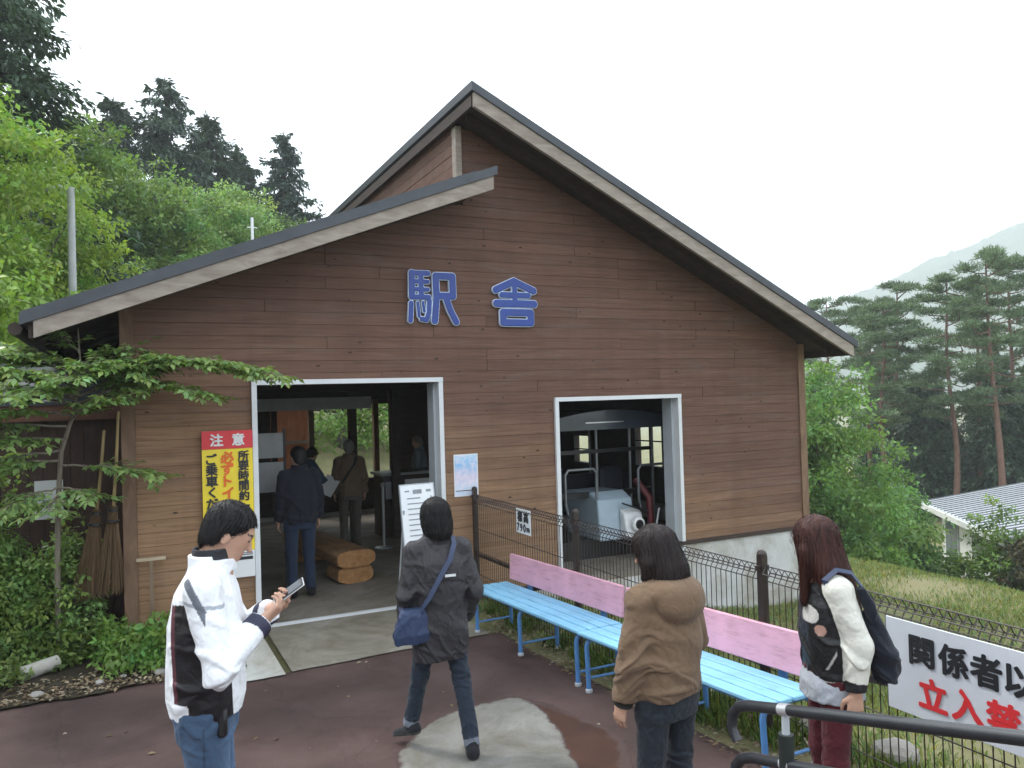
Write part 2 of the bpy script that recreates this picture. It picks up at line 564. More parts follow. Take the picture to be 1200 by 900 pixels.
def lettering(name, items, mat, parent):
    """items: (text, x, z, size, bold) on a board's own x-z plane facing -y"""
    mb = MB()
    for (t, x, z, size, bold) in items:
        V, F = glyphs(t, size, 0.0)
        if V:
            cx = (min(v[0] for v in V)+max(v[0] for v in V))/2; cz = (min(v[1] for v in V)+max(v[1] for v in V))/2
            for k, (dx, dz) in enumerate(((0, 0), (1, 0), (-1, 0), (0, 1), (0, -1), (.7, .7), (-.7, .7), (.7, -.7), (-.7, -.7))):
                mb.add([(v[0]-cx+x+dx*bold, -v[2]-k*.00012, v[1]-cz+z+dz*bold) for v in V], F)
    return mb.build(name, mat, parent)
# ------------------------------------------------------------------ terrain
def sstep(a, b, x):
    t = np.clip((x-a)/(b-a), 0, 1)
    return t*t*(3-2*t)

def ground_z(x, y):
    x = np.asarray(x, float); y = np.asarray(y, float)
    front = 0.05*np.clip(-2-y, 0, 4)+0.28*np.clip(-6-y, 0, 3.2)+0.03*np.clip(-9.2-y, 0, 60)
    front = front*(1-0.9*sstep(3.4, 9, x))
    right = np.interp(x, [3.75, 4.4, 7, 12, 13.5, 16, 22, 30, 70, 200], [0, -.12, -.62, -.95, -1.35, -2.4, -4.4, -4.9, -6, -12])
    left = np.interp(-x, [1.6, 4, 8, 20, 60, 140], [0, .35, 2.0, 7, 20, 24])*sstep(-30, 2, y)
    back = np.interp(y, [8.2, 10, 16, 40, 90, 200], [0, .5, 2.2, 7, 18, 24])*(1-sstep(4, 22, x))
    hill = np.maximum(left, back)+0.3*np.minimum(left, back)
    bumpy = 0.05*np.sin(x*1.7+y*.6)*np.sin(y*1.3-x*.4)*sstep(4.2, 7, x)+0.02*np.sin(x*5.1)*np.sin(y*4.3)*sstep(4, 5, x)
    return front+right+hill+bumpy

def in_paving(x, y):
    return (x < 3.2) & (y < -1.05)

def axis(lo, hi, fine_lo, fine_hi, step, grow=1.18):
    a = list(np.arange(fine_lo, fine_hi+1e-6, step))
    s = step
    while a[-1] < hi: s *= grow; a.append(a[-1]+s)
    s = step; b = [a[0]]
    while b[-1] > lo: s *= grow; b.append(b[-1]-s)
    return np.array(b[:0:-1]+a)

def make_terrain():
    xs = axis(-420, 1300, -5, 16, 0.2); ys = axis(-420, 1300, -9, 9, 0.2)
    X, Y = np.meshgrid(xs, ys, indexing='ij')
    Z = ground_z(X, Y)
    sunk = in_paving(X, Y) | ((X > -0.02) & (X < 8.7) & (Y > -1.5) & (Y < 7.7) & (X < 3.4)) | ((X > -.02) & (X < 8.6) & (Y > 0.0) & (Y < 7.7))
    Z = np.where(sunk, np.minimum(Z, np.where((Y > 0) & (X > 0) & (X < 8.6), -.2, Z-0.04)), Z)
    n, m = X.shape
    idx = np.arange(n*m).reshape(n, m)
    F = np.stack([idx[:-1, :-1], idx[1:, :-1], idx[1:, 1:], idx[:-1, 1:]], -1).reshape(-1, 4)
    def ex(nt, v, c, b):
        n1 = noise_node(nt, 0.55, 5, 0.6, v)
        r = ramp(nt, [(0.40, (0, 0, 0)), (0.62, (1, 1, 1))]); nt.links.new(n1.outputs[0], r.inputs[0])
        return mixcol(nt, r.outputs[0], c, (0.22, 0.20, 0.105))
    mt = ground_mat('meadow_soil', [(0.32, (0.09, 0.075, 0.042)), (0.47, (0.14, 0.15, 0.06)), (0.62, (0.21, 0.22, 0.095)), (0.75, (0.28, 0.25, 0.15))], 2.2, 34, 0.95, 0.7, 0.03, ex)
    o = mesh_np('ground', np.stack([X, Y, Z], -1).reshape(-1, 3), F, mt, smooth=True)
    return tag(o, kind='structure')
make_terrain()

def strip_sheet(name, xs, y0f, y1f, ny, dz, mat):
    V = []; F = []
    for x in xs:
        a, b = y0f(x), y1f(x)
        for j in range(ny+1):
            y = a+(b-a)*j/ny
            V.append((x, y, float(ground_z(min(x, 3.3), y))+dz))
    for i in range(len(xs)-1):
        for j in range(ny):
            k = i*(ny+1)+j
            F.append([k, k+ny+1, k+ny+2, k+1])
    return tag(mesh_np(name, V, np.array(F), mat, smooth=True), kind='structure')

def wob(x, a=1.0, s=0.0): return a*(0.03*math.sin(x*3.1+s)+0.018*math.sin(x*9.7+1+s)+0.01*math.sin(x*23+2))

def asphalt_extra(nt, v, c, b):
    # pale grit specks, lighter trodden areas
    vo = nt.nodes.new('ShaderNodeTexVoronoi'); vo.inputs['Scale'].default_value = 95; nt.links.new(v, vo.inputs['Vector'])
    mr = nt.nodes.new('ShaderNodeMapRange'); mr.inputs['From Min'].default_value = 0.09; mr.inputs['From Max'].default_value = 0.2; mr.inputs['To Min'].default_value = 0.55; mr.inputs['To Max'].default_value = 0
    nt.links.new(vo.outputs['Distance'], mr.inputs['Value'])
    sel = nt.nodes.new('ShaderNodeSeparateColor'); nt.links.new(vo.outputs['Color'], sel.inputs[0])
    k = math_node(nt, 'MULTIPLY', mr.outputs[0], math_node(nt, 'GREATER_THAN', sel.outputs[0], 0.7))
    c = mixcol(nt, k, c, (0.30, 0.25, 0.24))
    cr = nt.nodes.new('ShaderNodeTexVoronoi'); cr.feature = 'DISTANCE_TO_EDGE'; cr.inputs['Scale'].default_value = .55
    wn = noise_node(nt, 2.5, 5, .6, v); wv = nt.nodes.new('ShaderNodeVectorMath'); wv.operation = 'MULTIPLY_ADD'; nt.links.new(wn.outputs['Color'], wv.inputs[0]); wv.inputs[1].default_value = (.35, .35, .35); nt.links.new(v, wv.inputs[2]); nt.links.new(wv.outputs[0], cr.inputs['Vector'])
    cm = nt.nodes.new('ShaderNodeMapRange'); cm.inputs['From Min'].default_value = .0; cm.inputs['From Max'].default_value = .007; cm.inputs['To Min'].default_value = .35; cm.inputs['To Max'].default_value = 0
    nt.links.new(cr.outputs['Distance'], cm.inputs['Value'])
    c = mixcol(nt, cm.outputs[0], c, (.03, .022, .022))
    ds = noise_node(nt, 1.9, 6, .7, v, .6); dr = ramp(nt, [(.52, (1, 1, 1)), (.68, (.76, .74, .73))]); nt.links.new(ds.outputs[0], dr.inputs[0]); c = mixcol(nt, 1.0, c, dr.outputs[0], 'MULTIPLY')
    n = noise_node(nt, 0.8, 4, 0.6, v)
    rr = ramp(nt, [(0.35, (0.78, 0.78, 0.78)), (0.7, (1.2, 1.17, 1.17))]); nt.links.new(n.outputs[0], rr.inputs[0])
    return mixcol(nt, 1.0, c, rr.outputs[0], 'MULTIPLY')
M_ASPH = ground_mat('red_brown_asphalt', [(0.3, (0.058, 0.036, 0.032)), (0.5, (0.083, 0.052, 0.047)), (0.7, (0.115, 0.076, 0.070))], 1.6, 150, 0.78, 0.9, 0.008, asphalt_extra)
def conc(name, a, b, bs=0.25):
    def ex(nt, v, c, bb):
        n = noise_node(nt, 1.3, 7, 0.7, v, 0.8)
        r = ramp(nt, [(0.42, (1, 1, 1)), (0.66, (0.62, 0.57, 0.48))]); nt.links.new(n.outputs[0], r.inputs[0])
        return mixcol(nt, 1.0, c, r.outputs[0], 'MULTIPLY')
    return ground_mat(name, [(0.3, a), (0.7, b)], 3.5, 90, 0.85, bs, 0.004, ex)
M_CONC = conc('concrete_apron', (0.20, 0.185, 0.155), (0.33, 0.31, 0.265))
M_CONCW = conc('pale_new_concrete', (0.42, 0.42, 0.39), (0.60, 0.60, 0.57))
M_FLOOR = conc('concrete_floor', (0.17, 0.15, 0.125), (0.27, 0.245, 0.205))

xs = np.arange(-9, 3.21, 0.1)
strip_sheet('asphalt_path', xs, lambda x: -30, lambda x: (-1.12+wob(x)*1.5 if x < 0.55 else -1.43+0.06*(x-1.2)+wob(x, .3)), 120, 0.0, M_ASPH)
strip_sheet('concrete_apron', np.arange(1.22, 3.13, 0.06), lambda x: -1.455+0.06*(x-1.2)+wob(x, .3), lambda x: 0.02, 14, 0.012, M_CONC)
strip_sheet('pale_apron', np.arange(0.62, 1.211, 0.06), lambda x: -1.50+0.06*(x-1.2)+wob(x, .3), lambda x: -0.03, 14, 0.014, M_CONCW)

def make_patch():
    # round concrete patch let into the asphalt, with a rusty wet stain beside it
    def ring(ctrl, jit, seed, per=10):
        """closed smooth outline through control points, slightly ragged"""
        rg = np.random.default_rng(seed); P = np.array(ctrl, float); n = len(P); out = []
        for i in range(n):
            p0, p1, p2, p3 = P[i-1], P[i], P[(i+1) % n], P[(i+2) % n]
            for k in range(per):
                t = k/per
                q = .5*((2*p1)+(-p0+p2)*t+(2*p0-5*p1+4*p2-p3)*t*t+(-p0+3*p1-3*p2+p3)*t**3)
                out.append(tuple(q+rg.normal(size=2)*jit))
        return out
    for nm, args, dz, mt in (('concrete_patch', ([(1.40, -3.72), (1.66, -3.30), (1.98, -3.05), (2.28, -3.00), (2.54, -3.02), (2.58, -3.28), (2.50, -3.70), (2.38, -4.05), (2.2, -4.5), (1.75, -4.65), (1.4, -4.3)], .006, 3), 0.006, M_CONCP), ('wet_stain', ([(2.42, -2.98), (2.66, -3.25), (2.72, -3.62), (2.74, -3.95), (2.70, -4.2), (2.45, -4.6), (2.15, -4.6), (2.2, -3.8)], .01, 5), 0.003, M_STAIN)):
        p = ring(*args)
        c = tuple(np.array(args[0]).mean(0))
        V = [(c[0], c[1], float(ground_z(*c))+dz)]; F = []; C = [(1, 1, 1)]
        n = len(p); qs = (0.4, 0.7, 0.82, 0.90, 0.96, 1.0) if nm == 'concrete_patch' else (0.3, .5, .65, .8, .9, 1.0); ws = (1, 1, 1, .85, .45, 0) if nm == 'concrete_patch' else (1, .9, .75, .5, .25, 0)
        for q, w in zip(qs, ws):
            for (x, y) in p:
                x2, y2 = c[0]+(x-c[0])*q, c[1]+(y-c[1])*q
                V.append((x2, y2, float(ground_z(x2, y2))+dz)); C.append((w, w, w))
        for k in range(n):
            F.append([0, 1+k, 1+(k+1) % n])
            for j in range(len(qs)-1): F.append([1+j*n+k, 1+(j+1)*n+k, 1+(j+1)*n+(k+1) % n, 1+j*n+(k+1) % n])
        tag(mesh_np(nm, V, F, mt, col=np.array(C)), kind='structure')
def rim_worn(m, base):
    """towards its ragged rim the sheet is worn down to the asphalt it lies on"""
    nt = m.node_tree; b = nt.nodes.get('Principled BSDF')
    src = b.inputs['Base Color'].links[0].from_socket
    a = nt.nodes.new('ShaderNodeAttribute'); a.attribute_name = 'Col'
    v = worldpos(nt); n = noise_node(nt, 9, 6, .7, v)
    k = math_node(nt, 'ADD', a.outputs['Fac'], math_node(nt, 'MULTIPLY_ADD', n.outputs[0], 1.6, -.8))
    mr = nt.nodes.new('ShaderNodeMapRange'); mr.inputs['From Min'].default_value = .22; mr.inputs['From Max'].default_value = .62
    nt.links.new(k, mr.inputs['Value'])
    f = noise_node(nt, 150, 5, .7, v); r = ramp(nt, [(.3, (0.048, 0.030, 0.027)), (.7, (0.088, 0.056, 0.051))]); nt.links.new(f.outputs[0], r.inputs[0])
    c = mixcol(nt, mr.outputs[0], r.outputs[0], src)
    nt.links.new(c, b.inputs['Base Color'])
    ro = b.inputs['Roughness'].default_value
    rr = nt.nodes.new('ShaderNodeMapRange'); rr.inputs['To Min'].default_value = .78; rr.inputs['To Max'].default_value = ro; nt.links.new(mr.outputs[0], rr.inputs['Value'])
    nt.links.new(rr.outputs[0], b.inputs['Roughness'])
    return m
M_CONCP = conc('patch_concrete', (0.135, 0.132, 0.12), (0.265, 0.26, 0.24), 0.6)
M_STAIN = ground_mat('wet_rusty_asphalt', [(0.3, (0.04, 0.024, 0.019)), (0.55, (0.075, 0.038, 0.026)), (0.75, (0.11, 0.056, 0.036))], 2.5, 110, 0.35, 0.3, 0.004)
rim_worn(M_CONCP, 0); rim_worn(M_STAIN, 0)
make_patch()

# ------------------------------------------------------------------ station building
XL, XR, YB = 0.0, 8.58, 7.5
DOORS = [(1.17, 3.14, 0.0, 2.44), (4.61, 6.40, -0.1, 2.18)]
SIDING = siding_mat()
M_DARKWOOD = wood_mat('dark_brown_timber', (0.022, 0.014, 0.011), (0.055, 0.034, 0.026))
M_TRIM = wood_mat('weathered_trim', (0.20, 0.165, 0.135), (0.36, 0.31, 0.265), (2, 8, 8))
M_TRIMB = wood_mat('brown_trim', (0.12, 0.068, 0.04), (0.23, 0.14, 0.085), (8, 8, 2))
M_ROOF = plain('slate_roof_metal', (0.055, 0.06, 0.07), 0.45, 0.2, 3, 0.3)
M_ALU = plain('white_aluminium', (0.62, 0.64, 0.66), 0.4, 0.05, 5)
M_ALUG = plain('grey_aluminium', (0.42, 0.45, 0.48), 0.45, 0.06, 5)
M_FOUND = conc('foundation_concrete', (0.42, 0.42, 0.41), (0.60, 0.60, 0.59), 0.2)
M_BLACK = plain('black_plastic', (0.012, 0.012, 0.013), 0.45, 0.3)
M_CHROME = plain('steel_tube', (0.45, 0.46, 0.47), 0.35, 0.1, 6, 0.8)
M_WHITE = plain('white_paint', (0.74, 0.76, 0.78), 0.45, 0.04, 4)
M_PAPER = plain('white_paper', (0.70, 0.71, 0.72), 0.6, 0.04, 3)

bld = thing('station_building', 'brown cedar-clad station building with tan weathered lower boards and split shed roof', 'building', (0, 0, 0))

def up_line(x): return 5.55-0.484*(x-3.38)        # top surface of the upper shed roof, falling to the right
def lo_line(x): return 4.70-0.381*(3.58-x)        # top surface of the lower shed roof, falling to the left

def clip(poly, f):
    out = []
    for i in range(len(poly)):
        a, b = poly[i], poly[(i+1) % len(poly)]
        fa, fb = f(a), f(b)
        if fa >= 0: out.append(a)
        if (fa >= 0) != (fb >= 0):
            t = fa/(fa-fb); out.append((a[0]+(b[0]-a[0])*t, a[1]+(b[1]-a[1])*t))
    return out
SOF_U, SOF_L = 0.15, 0.15
def roof_clip(poly, zmax):
    p = clip(poly, lambda q: up_line(q[0])-SOF_U-q[1])
    if p and zmax <= 4.5: p = clip(p, lambda q: lo_line(q[0])-SOF_L-q[1])
    return p

def area2(p): return abs(sum(p[i][0]*p[(i+1) % len(p)][1]-p[(i+1) % len(p)][0]*p[i][1] for i in range(len(p))))/2

def facade():
    # backing wall behind the boards
    mb = MB()
    for (x0, x1, z0, z1) in ((0, 1.17, -.1, 2.44), (3.14, 4.61, -.1, 2.18), (6.40, 8.58, .3, 2.18), (3.14, 8.58, 2.18, 2.44), (0, 8.58, 2.44, 4.42), (3.42, 8.58, 4.42, 5.6)):
        p = roof_clip([(x0, z0), (x1, z0), (x1, z1), (x0, z1)], z1)
        if p: mb.prism(p, 'y', 0.0, 0.11)
    wall = mb.build('front_wall', M_DARKWOOD, bld)
    rg = random.Random(5)
    pitch, gap = 0.125, 0.0035
    for r in range(-1, 48):
        z0, z1 = 0.06+r*pitch, 0.06+(r+1)*pitch-gap
        cuts = [(0.09, XR-0.09)] if z1 <= 4.5 else [(3.48, XR-0.09)]
        for (a, b, dz0, dz1) in DOORS:
            new = []
            for (u, v) in cuts:
                if z0 < dz1 and z1 > dz0 and a < v and b > u and not (z1-dz1 > 0.06):
                    if a-0.03 > u: new.append((u, a-0.03))
                    if b+0.03 < v: new.append((b+0.03, v))
                else: new.append((u, v))
            cuts = new
        for (u, v) in cuts:
            if z1 < 0.36 and u > 6: continue
            if r < 0 and u > 3: continue
            xs_ = [u]; x = u+rg.choice((1.2, 1.82, 2.4, 3.0, 3.64))
            while x < v-0.5: xs_.append(x); x += 3.64
            xs_.append(v)
            for i in range(len(xs_)-1):
                a, b = xs_[i]+(0.002 if i else 0), xs_[i+1]-(0.002 if i < len(xs_)-2 else 0)
                p = roof_clip([(a, z0), (b, z0), (b, z1), (a, z1)], z1)
                if len(p) < 3 or area2(p) < 0.004: continue
                yo = -0.020-rg.random()*0.004
                MB().prism(p, 'y', yo, -0.002).build('board', SIDING, wall)
facade()

def building_parts():
    # corner boards
    MB().box(-0.03, 0.088, -0.045, 0.06, 0.0, 3.2).build('corner_board', M_TRIMB, bld)
    MB().box(XR-0.088, XR+0.03, -0.045, 0.06, 0.26, 2.88).build('corner_board', M_TRIMB, bld)
    # foundation: seen below the boards at the right
    MB().prism([(6.2, -2.2), (8.60, -2.2), (8.60, 0.30), (6.2, 0.30)], 'y', -0.05, 0.16).box(8.40, 8.60, 0.16, YB, -3, 0.30).box(3.6, 6.2, -0.02, 0.16, -1.6, -0.02).box(0.0, 8.5, 7.3, 7.6, -2, 0.1).build('foundation', M_FOUND, bld)
    MB().box(6.36, 8.61, -0.075, -0.02, 0.30, 0.345).build('water_table', M_DARKWOOD, bld)
    # floor
    MB().box(0.05, 8.45, 0.0, 7.45, -0.15, 0.03).build('floor', M_FLOOR, bld)
    MB().box(1.17, 3.14, -0.012, 0.035, 0.0, 0.036).build('threshold', M_ALU, bld)
    # other walls
    MB().box(0.0, 0.10, 0.112, 3.6, 0.0, 3.15).box(0.0, 0.10, 3.6, 7.0, 2.3, 3.15).box(0.0, 0.10, 7.0, YB, 0.0, 3.15).build('side_wall', M_DARKWOOD, bld)  # left wall: unseen opening made here to let light into the interior
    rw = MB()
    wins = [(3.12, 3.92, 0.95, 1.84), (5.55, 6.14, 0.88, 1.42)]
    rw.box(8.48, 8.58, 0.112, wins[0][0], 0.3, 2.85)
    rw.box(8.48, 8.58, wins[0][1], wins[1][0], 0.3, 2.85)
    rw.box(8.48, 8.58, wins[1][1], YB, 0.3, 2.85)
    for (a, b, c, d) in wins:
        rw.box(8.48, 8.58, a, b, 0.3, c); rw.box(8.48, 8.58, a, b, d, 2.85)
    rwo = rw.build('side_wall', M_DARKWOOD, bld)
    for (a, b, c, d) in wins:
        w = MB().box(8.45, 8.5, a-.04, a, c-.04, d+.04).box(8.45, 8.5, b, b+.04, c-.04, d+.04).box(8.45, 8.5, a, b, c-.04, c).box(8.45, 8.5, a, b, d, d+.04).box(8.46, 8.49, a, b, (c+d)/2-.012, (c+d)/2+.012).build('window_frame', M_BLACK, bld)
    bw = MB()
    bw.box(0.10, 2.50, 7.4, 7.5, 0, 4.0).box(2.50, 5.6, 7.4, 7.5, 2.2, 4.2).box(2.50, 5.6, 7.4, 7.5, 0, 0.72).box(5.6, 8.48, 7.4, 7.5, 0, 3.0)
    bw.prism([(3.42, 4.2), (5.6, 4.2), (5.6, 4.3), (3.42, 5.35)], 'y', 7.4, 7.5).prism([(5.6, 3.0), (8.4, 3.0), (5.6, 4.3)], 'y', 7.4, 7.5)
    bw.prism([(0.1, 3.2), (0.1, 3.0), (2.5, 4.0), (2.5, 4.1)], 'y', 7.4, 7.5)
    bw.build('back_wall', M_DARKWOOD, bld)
    for x in (2.56, 3.26, 4.55, 5.1):
        MB().box(x-.05, x+.05, 7.30, 7.42, 0.0, 2.3).build('post', M_TRIMB if x in (3.26, 4.55) else M_DARKWOOD, bld)
    # inside posts and beams
    for (x, y) in ((3.25, 4.2), (3.95, 4.2), (1.25, 4.2), (6.9, 4.2)):
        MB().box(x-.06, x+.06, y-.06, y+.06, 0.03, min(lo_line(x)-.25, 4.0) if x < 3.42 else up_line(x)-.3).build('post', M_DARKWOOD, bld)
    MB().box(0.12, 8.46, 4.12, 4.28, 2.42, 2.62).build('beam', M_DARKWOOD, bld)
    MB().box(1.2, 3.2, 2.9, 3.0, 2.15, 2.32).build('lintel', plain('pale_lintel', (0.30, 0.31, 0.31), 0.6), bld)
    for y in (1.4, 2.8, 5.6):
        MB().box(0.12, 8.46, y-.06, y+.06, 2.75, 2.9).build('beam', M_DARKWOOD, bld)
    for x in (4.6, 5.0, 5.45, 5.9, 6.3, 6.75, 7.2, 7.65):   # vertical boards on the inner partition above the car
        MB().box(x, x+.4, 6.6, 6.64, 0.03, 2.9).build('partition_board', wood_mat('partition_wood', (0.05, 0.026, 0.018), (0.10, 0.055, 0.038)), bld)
    # door frames
    for (a, b, z0, z1) in DOORS:
        zb = 0.005 if z0 == 0 else -0.25
        fr = MB().box(a-.03, a+.02, -0.06, 0.22, zb, z1).build('door_frame', M_ALU, bld)
        MB().box(b-.02, b+.03, -0.06, 0.24, zb, z1).build('jamb', M_ALU, fr)
        MB().box(a-.03, b+.03, -0.065, 0.22, z1+.001, z1+.05).build('header', M_ALU, fr)
        MB().box(b-.045, b-.021, 0.06, 0.25, zb, z1-.01).build('track', M_ALUG, fr)

    # ---- roofs
    t = 0.095
    def sheet(x0, x1, f, y0, y1, th, dz=0.0):
        return [(x0, f(x0)+dz), (x1, f(x1)+dz), (x1, f(x1)+dz-th), (x0, f(x0)+dz-th)], y0, y1
    p, a, b = sheet(3.33, 8.90, up_line, -0.72, 8.2, t)
    ru = MB().prism(p, 'y', a, b).build('upper_roof', M_ROOF, bld)
    for k in range(21):      # standing seams
        y = -0.6+k*0.43
        MB().prism([(3.62, up_line(3.62)+.03), (8.9, up_line(8.9)+.03), (8.9, up_line(8.9)), (3.62, up_line(3.62))], 'y', y, y+.03).build('seam', M_ROOF, ru)
    p, a, b = sheet(3.36, 8.84, up_line, -0.70, -0.655, 0.15, -t-0.002)
    MB().prism(p, 'y', a, b).build('barge_board', M_TRIM, ru)
    p, a, b = sheet(3.40, 8.80, up_line, -0.653, 8.15, 0.022, -t-0.03)
    MB().prism(p, 'y', a, b).build('soffit', M_DARKWOOD, ru)
    MB().box(3.345, 3.385, -0.652, 8.15, up_line(3.36)-0.235, up_line(3.36)-0.115).build('ridge_fascia', M_DARKWOOD, ru)
    MB().box(8.80, 8.84, -0.652, 8.15, up_line(8.82)-0.235, up_line(8.82)-0.10).build('eave_fascia', M_DARKWOOD, ru)
    for k in range(9):
        y = -0.35+k*1.0
        MB().prism([(3.42, up_line(3.42)-.13), (8.78, up_line(8.78)-.13), (8.78, up_line(8.78)-.21), (3.42, up_line(3.42)-.24)], 'y', y, y+.05).build('rafter', M_DARKWOOD, ru)
    p, a, b = sheet(-0.76, 3.417, lo_line, -0.72, 8.2, t)
    p2, a2, b2 = sheet(3.418, 3.60, lo_line, -0.72, -0.05, t)
    rl = MB().prism(p, 'y', a, b).prism(p2, 'y', a2, b2).build('lower_roof', M_ROOF, bld)
    for k in range(21):
        y = -0.6+k*0.43
        MB().prism([(-.76, lo_line(-.76)+.03), (3.41, lo_line(3.41)+.03), (3.41, lo_line(3.41)), (-.76, lo_line(-.76))], 'y', y, y+.03).build('seam', M_ROOF, rl)
    p, a, b = sheet(-0.66, 3.56, lo_line, -0.70, -0.655, 0.14, -t-0.002)
    MB().prism(p, 'y', a, b).build('barge_board', M_TRIM, rl)
    p, a, b = sheet(-0.68, 3.40, lo_line, -0.653, 8.15, 0.022, -t-0.03)
    MB().prism(p, 'y', a, b).build('soffit', M_DARKWOOD, rl)
    MB().box(-0.70, -0.665, -0.652, 8.15, lo_line(-.68)-.23, lo_line(-.68)-.10).build('eave_fascia', M_DARKWOOD, rl)
    MB().tube([(-0.80, -0.6, 2.93), (-0.80, 8.1, 2.93)], 0.055, 8).build('gutter', M_DARKWOOD, rl)
    for k in range(9):
        y = -0.35+k*1.0
        MB().prism([(-.62, lo_line(-.62)-.13), (3.38, lo_line(3.38)-.13), (3.38, lo_line(3.38)-.22), (-.62, lo_line(-.62)-.20)], 'y', y, y+.05).build('rafter', M_DARKWOOD, rl)
    # clerestory wall between the two roofs, its boards running back
    zb = lo_line(3.42)
    cw = MB().box(3.44, 3.52, 0.12, YB, zb-0.1, up_line(3.48)-.12).build('clerestory_wall', M_DARKWOOD, bld)
    z = zb+0.02; k = 0
    while z+0.12 < up_line(3.42)-.1:
        MB().box(3.418-.003*(k % 2), 3.438, 0.07, YB-0.2, z, z+.119).build('board', SIDING, cw); z += 0.125; k += 1
    MB().box(3.405, 3.475, -0.05, 0.065, zb-0.02, up_line(3.42)-.21).build('corner_post', M_TRIM, cw)
building_parts()
# ------------------------------------------------------------------ signs
M_BLUE = plain('blue_sign_paint', (0.012, 0.045, 0.26), 0.35, 0.1)
M_OUT = plain('white_sign_edge', (0.62, 0.72, 0.88), 0.4, 0.05)
M_INK = plain('black_ink', (0.015, 0.016, 0.02), 0.5, 0.1)
M_REDINK = plain('red_ink', (0.60, 0.03, 0.035), 0.5, 0.1)
M_ORINK = plain('orange_ink', (0.72, 0.13, 0.015), 0.5, 0.08)
M_YEL = plain('yellow_panel', (0.80, 0.62, 0.035), 0.4, 0.05)
M_RED = plain('red_panel', (0.62, 0.035, 0.045), 0.4, 0.05)

def letter(label, strokes, X, Z, loc):
    """strokes in drawing units: (half width, [(x, y) ...]); X=(x0, x1, metres), Z=(y0, y1, metres)"""
    sx = X[2]/(X[1]-X[0]); sz = Z[2]/(Z[1]-Z[0])
    segs = []
    for (w, pts) in strokes:
        q = [((x-X[0])*sx-X[2]/2, Z[2]-(y-Z[0])*sz) for (x, y) in pts]
        segs += [(q[i], q[i+1], w*(sx+sz)/2) for i in range(len(q)-1)]
    def d2(P):
        d = np.full(len(P), 9.0, np.float32)
        for (a, b, w) in segs:
            A = np.array((a[0], 0, a[1])); Bv = np.array((b[0], 0, b[1]))
            Q = P.copy(); Q[:, 1] = 0
            d = np.minimum(d, cone(Q, A, Bv, w, w))
        return d
    root = thing('sign_letter', label, 'sign letter', loc, 0, 'blue letters on the gable')
    m = X[2]/2+.03
    V, F = sdf_mesh(lambda P: np.maximum(d2(P)-0.010, np.abs(P[:, 1]+.022)-.020), (-m, -.06, -.03), (m, .02, Z[2]+.03), 0.005)
    mesh_np('outline', V, F, M_OUT, root)
    V, F = sdf_mesh(lambda P: np.maximum(d2(P)-0.0035, np.abs(P[:, 1]+.030)-.020), (-m, -.07, -.03), (m, .02, Z[2]+.03), 0.005)
    mesh_np('face', V, F, M_BLUE, root)
letter('large blue rounded letter 駅 with white edge, left of the two on the gable', [
    (21, [(131, 148), (128, 330)]), (17, [(200, 150), (200, 330)]), (17, [(130, 150), (255, 148)]), (14, [(130, 213), (252, 213)]),
    (14, [(130, 273), (252, 273)]), (17, [(130, 332), (256, 332)]), (16, [(250, 335), (262, 360), (256, 450), (236, 506), (200, 500)]),
    (16, [(122, 380), (113, 512)]), (9, [(172, 376), (180, 478)]), (8, [(212, 372), (220, 440)]),
    (23, [(315, 165), (318, 330), (300, 512)]), (24, [(318, 165), (446, 165), (448, 318), (322, 318)]), (22, [(392, 330), (425, 430), (470, 518)])],
    (95, 495, 0.60), (120, 545, 0.61), (3.085, -0.028, 3.065))
letter('large blue rounded letter 舎 with white edge, right of the two on the gable', [
    (24, [(800, 262), (937, 192), (1086, 262)]), (19, [(845, 300), (1045, 300)]), (17, [(941, 236), (941, 360)]),
    (25, [(803, 367), (1088, 367)]), (24, [(850, 436), (1060, 436), (1060, 516), (850, 516), (850, 436)])],
    (775, 1110, 0.565), (165, 545, 0.56), (4.085, -0.028, 3.065))

def caution_sign():
    t = thing('caution_sign', 'tall yellow caution board with red heading fixed beside the left doorway', 'sign', (0.90, -0.075, 0.56))
    w = 0.235
    MB().box(-w, w, 0, 0.02, 0.26, 1.262).build('panel', M_YEL, t)
    MB().box(-w, w, -0.004, 0.02, 1.264, 1.44).build('heading', M_RED, t)
    MB().box(-w, w, -0.002, 0.02, 0.0, 0.258).build('lower_panel', M_PAPER, t)
    MB().box(-w+.02, w-.02, -0.006, -0.003, 0.17, 0.20).box(-w+.02, w-.02, -0.006, -0.003, 0.215, 0.222).box(-w+.02, w-.02, -0.006, -0.003, 0.232, 0.239).build('rule_lines', M_INK, t)
    def at(o): o.location = (0, -0.008, 0); return o
    at(lettering('heading_text', [('注', -0.10, 1.352, 0.125, .004), ('意', 0.10, 1.352, 0.125, .004)], M_PAPER, t))
    at(lettering('column_text', [(ch, 0.145, 1.19-i*0.098, 0.105, .0035) for i, ch in enumerate('所要時間約一時間')], M_INK, t))
    at(lettering('column_text', [(ch, -0.005, 1.18-i*0.115, 0.125, .005) for i, ch in enumerate('必ずトイレ')], M_ORINK, t))
    at(lettering('column_text', [(ch, -0.15, 1.17-i*0.108, 0.115, .004) for i, ch in enumerate('ご乗車ください')], M_INK, t))
caution_sign()

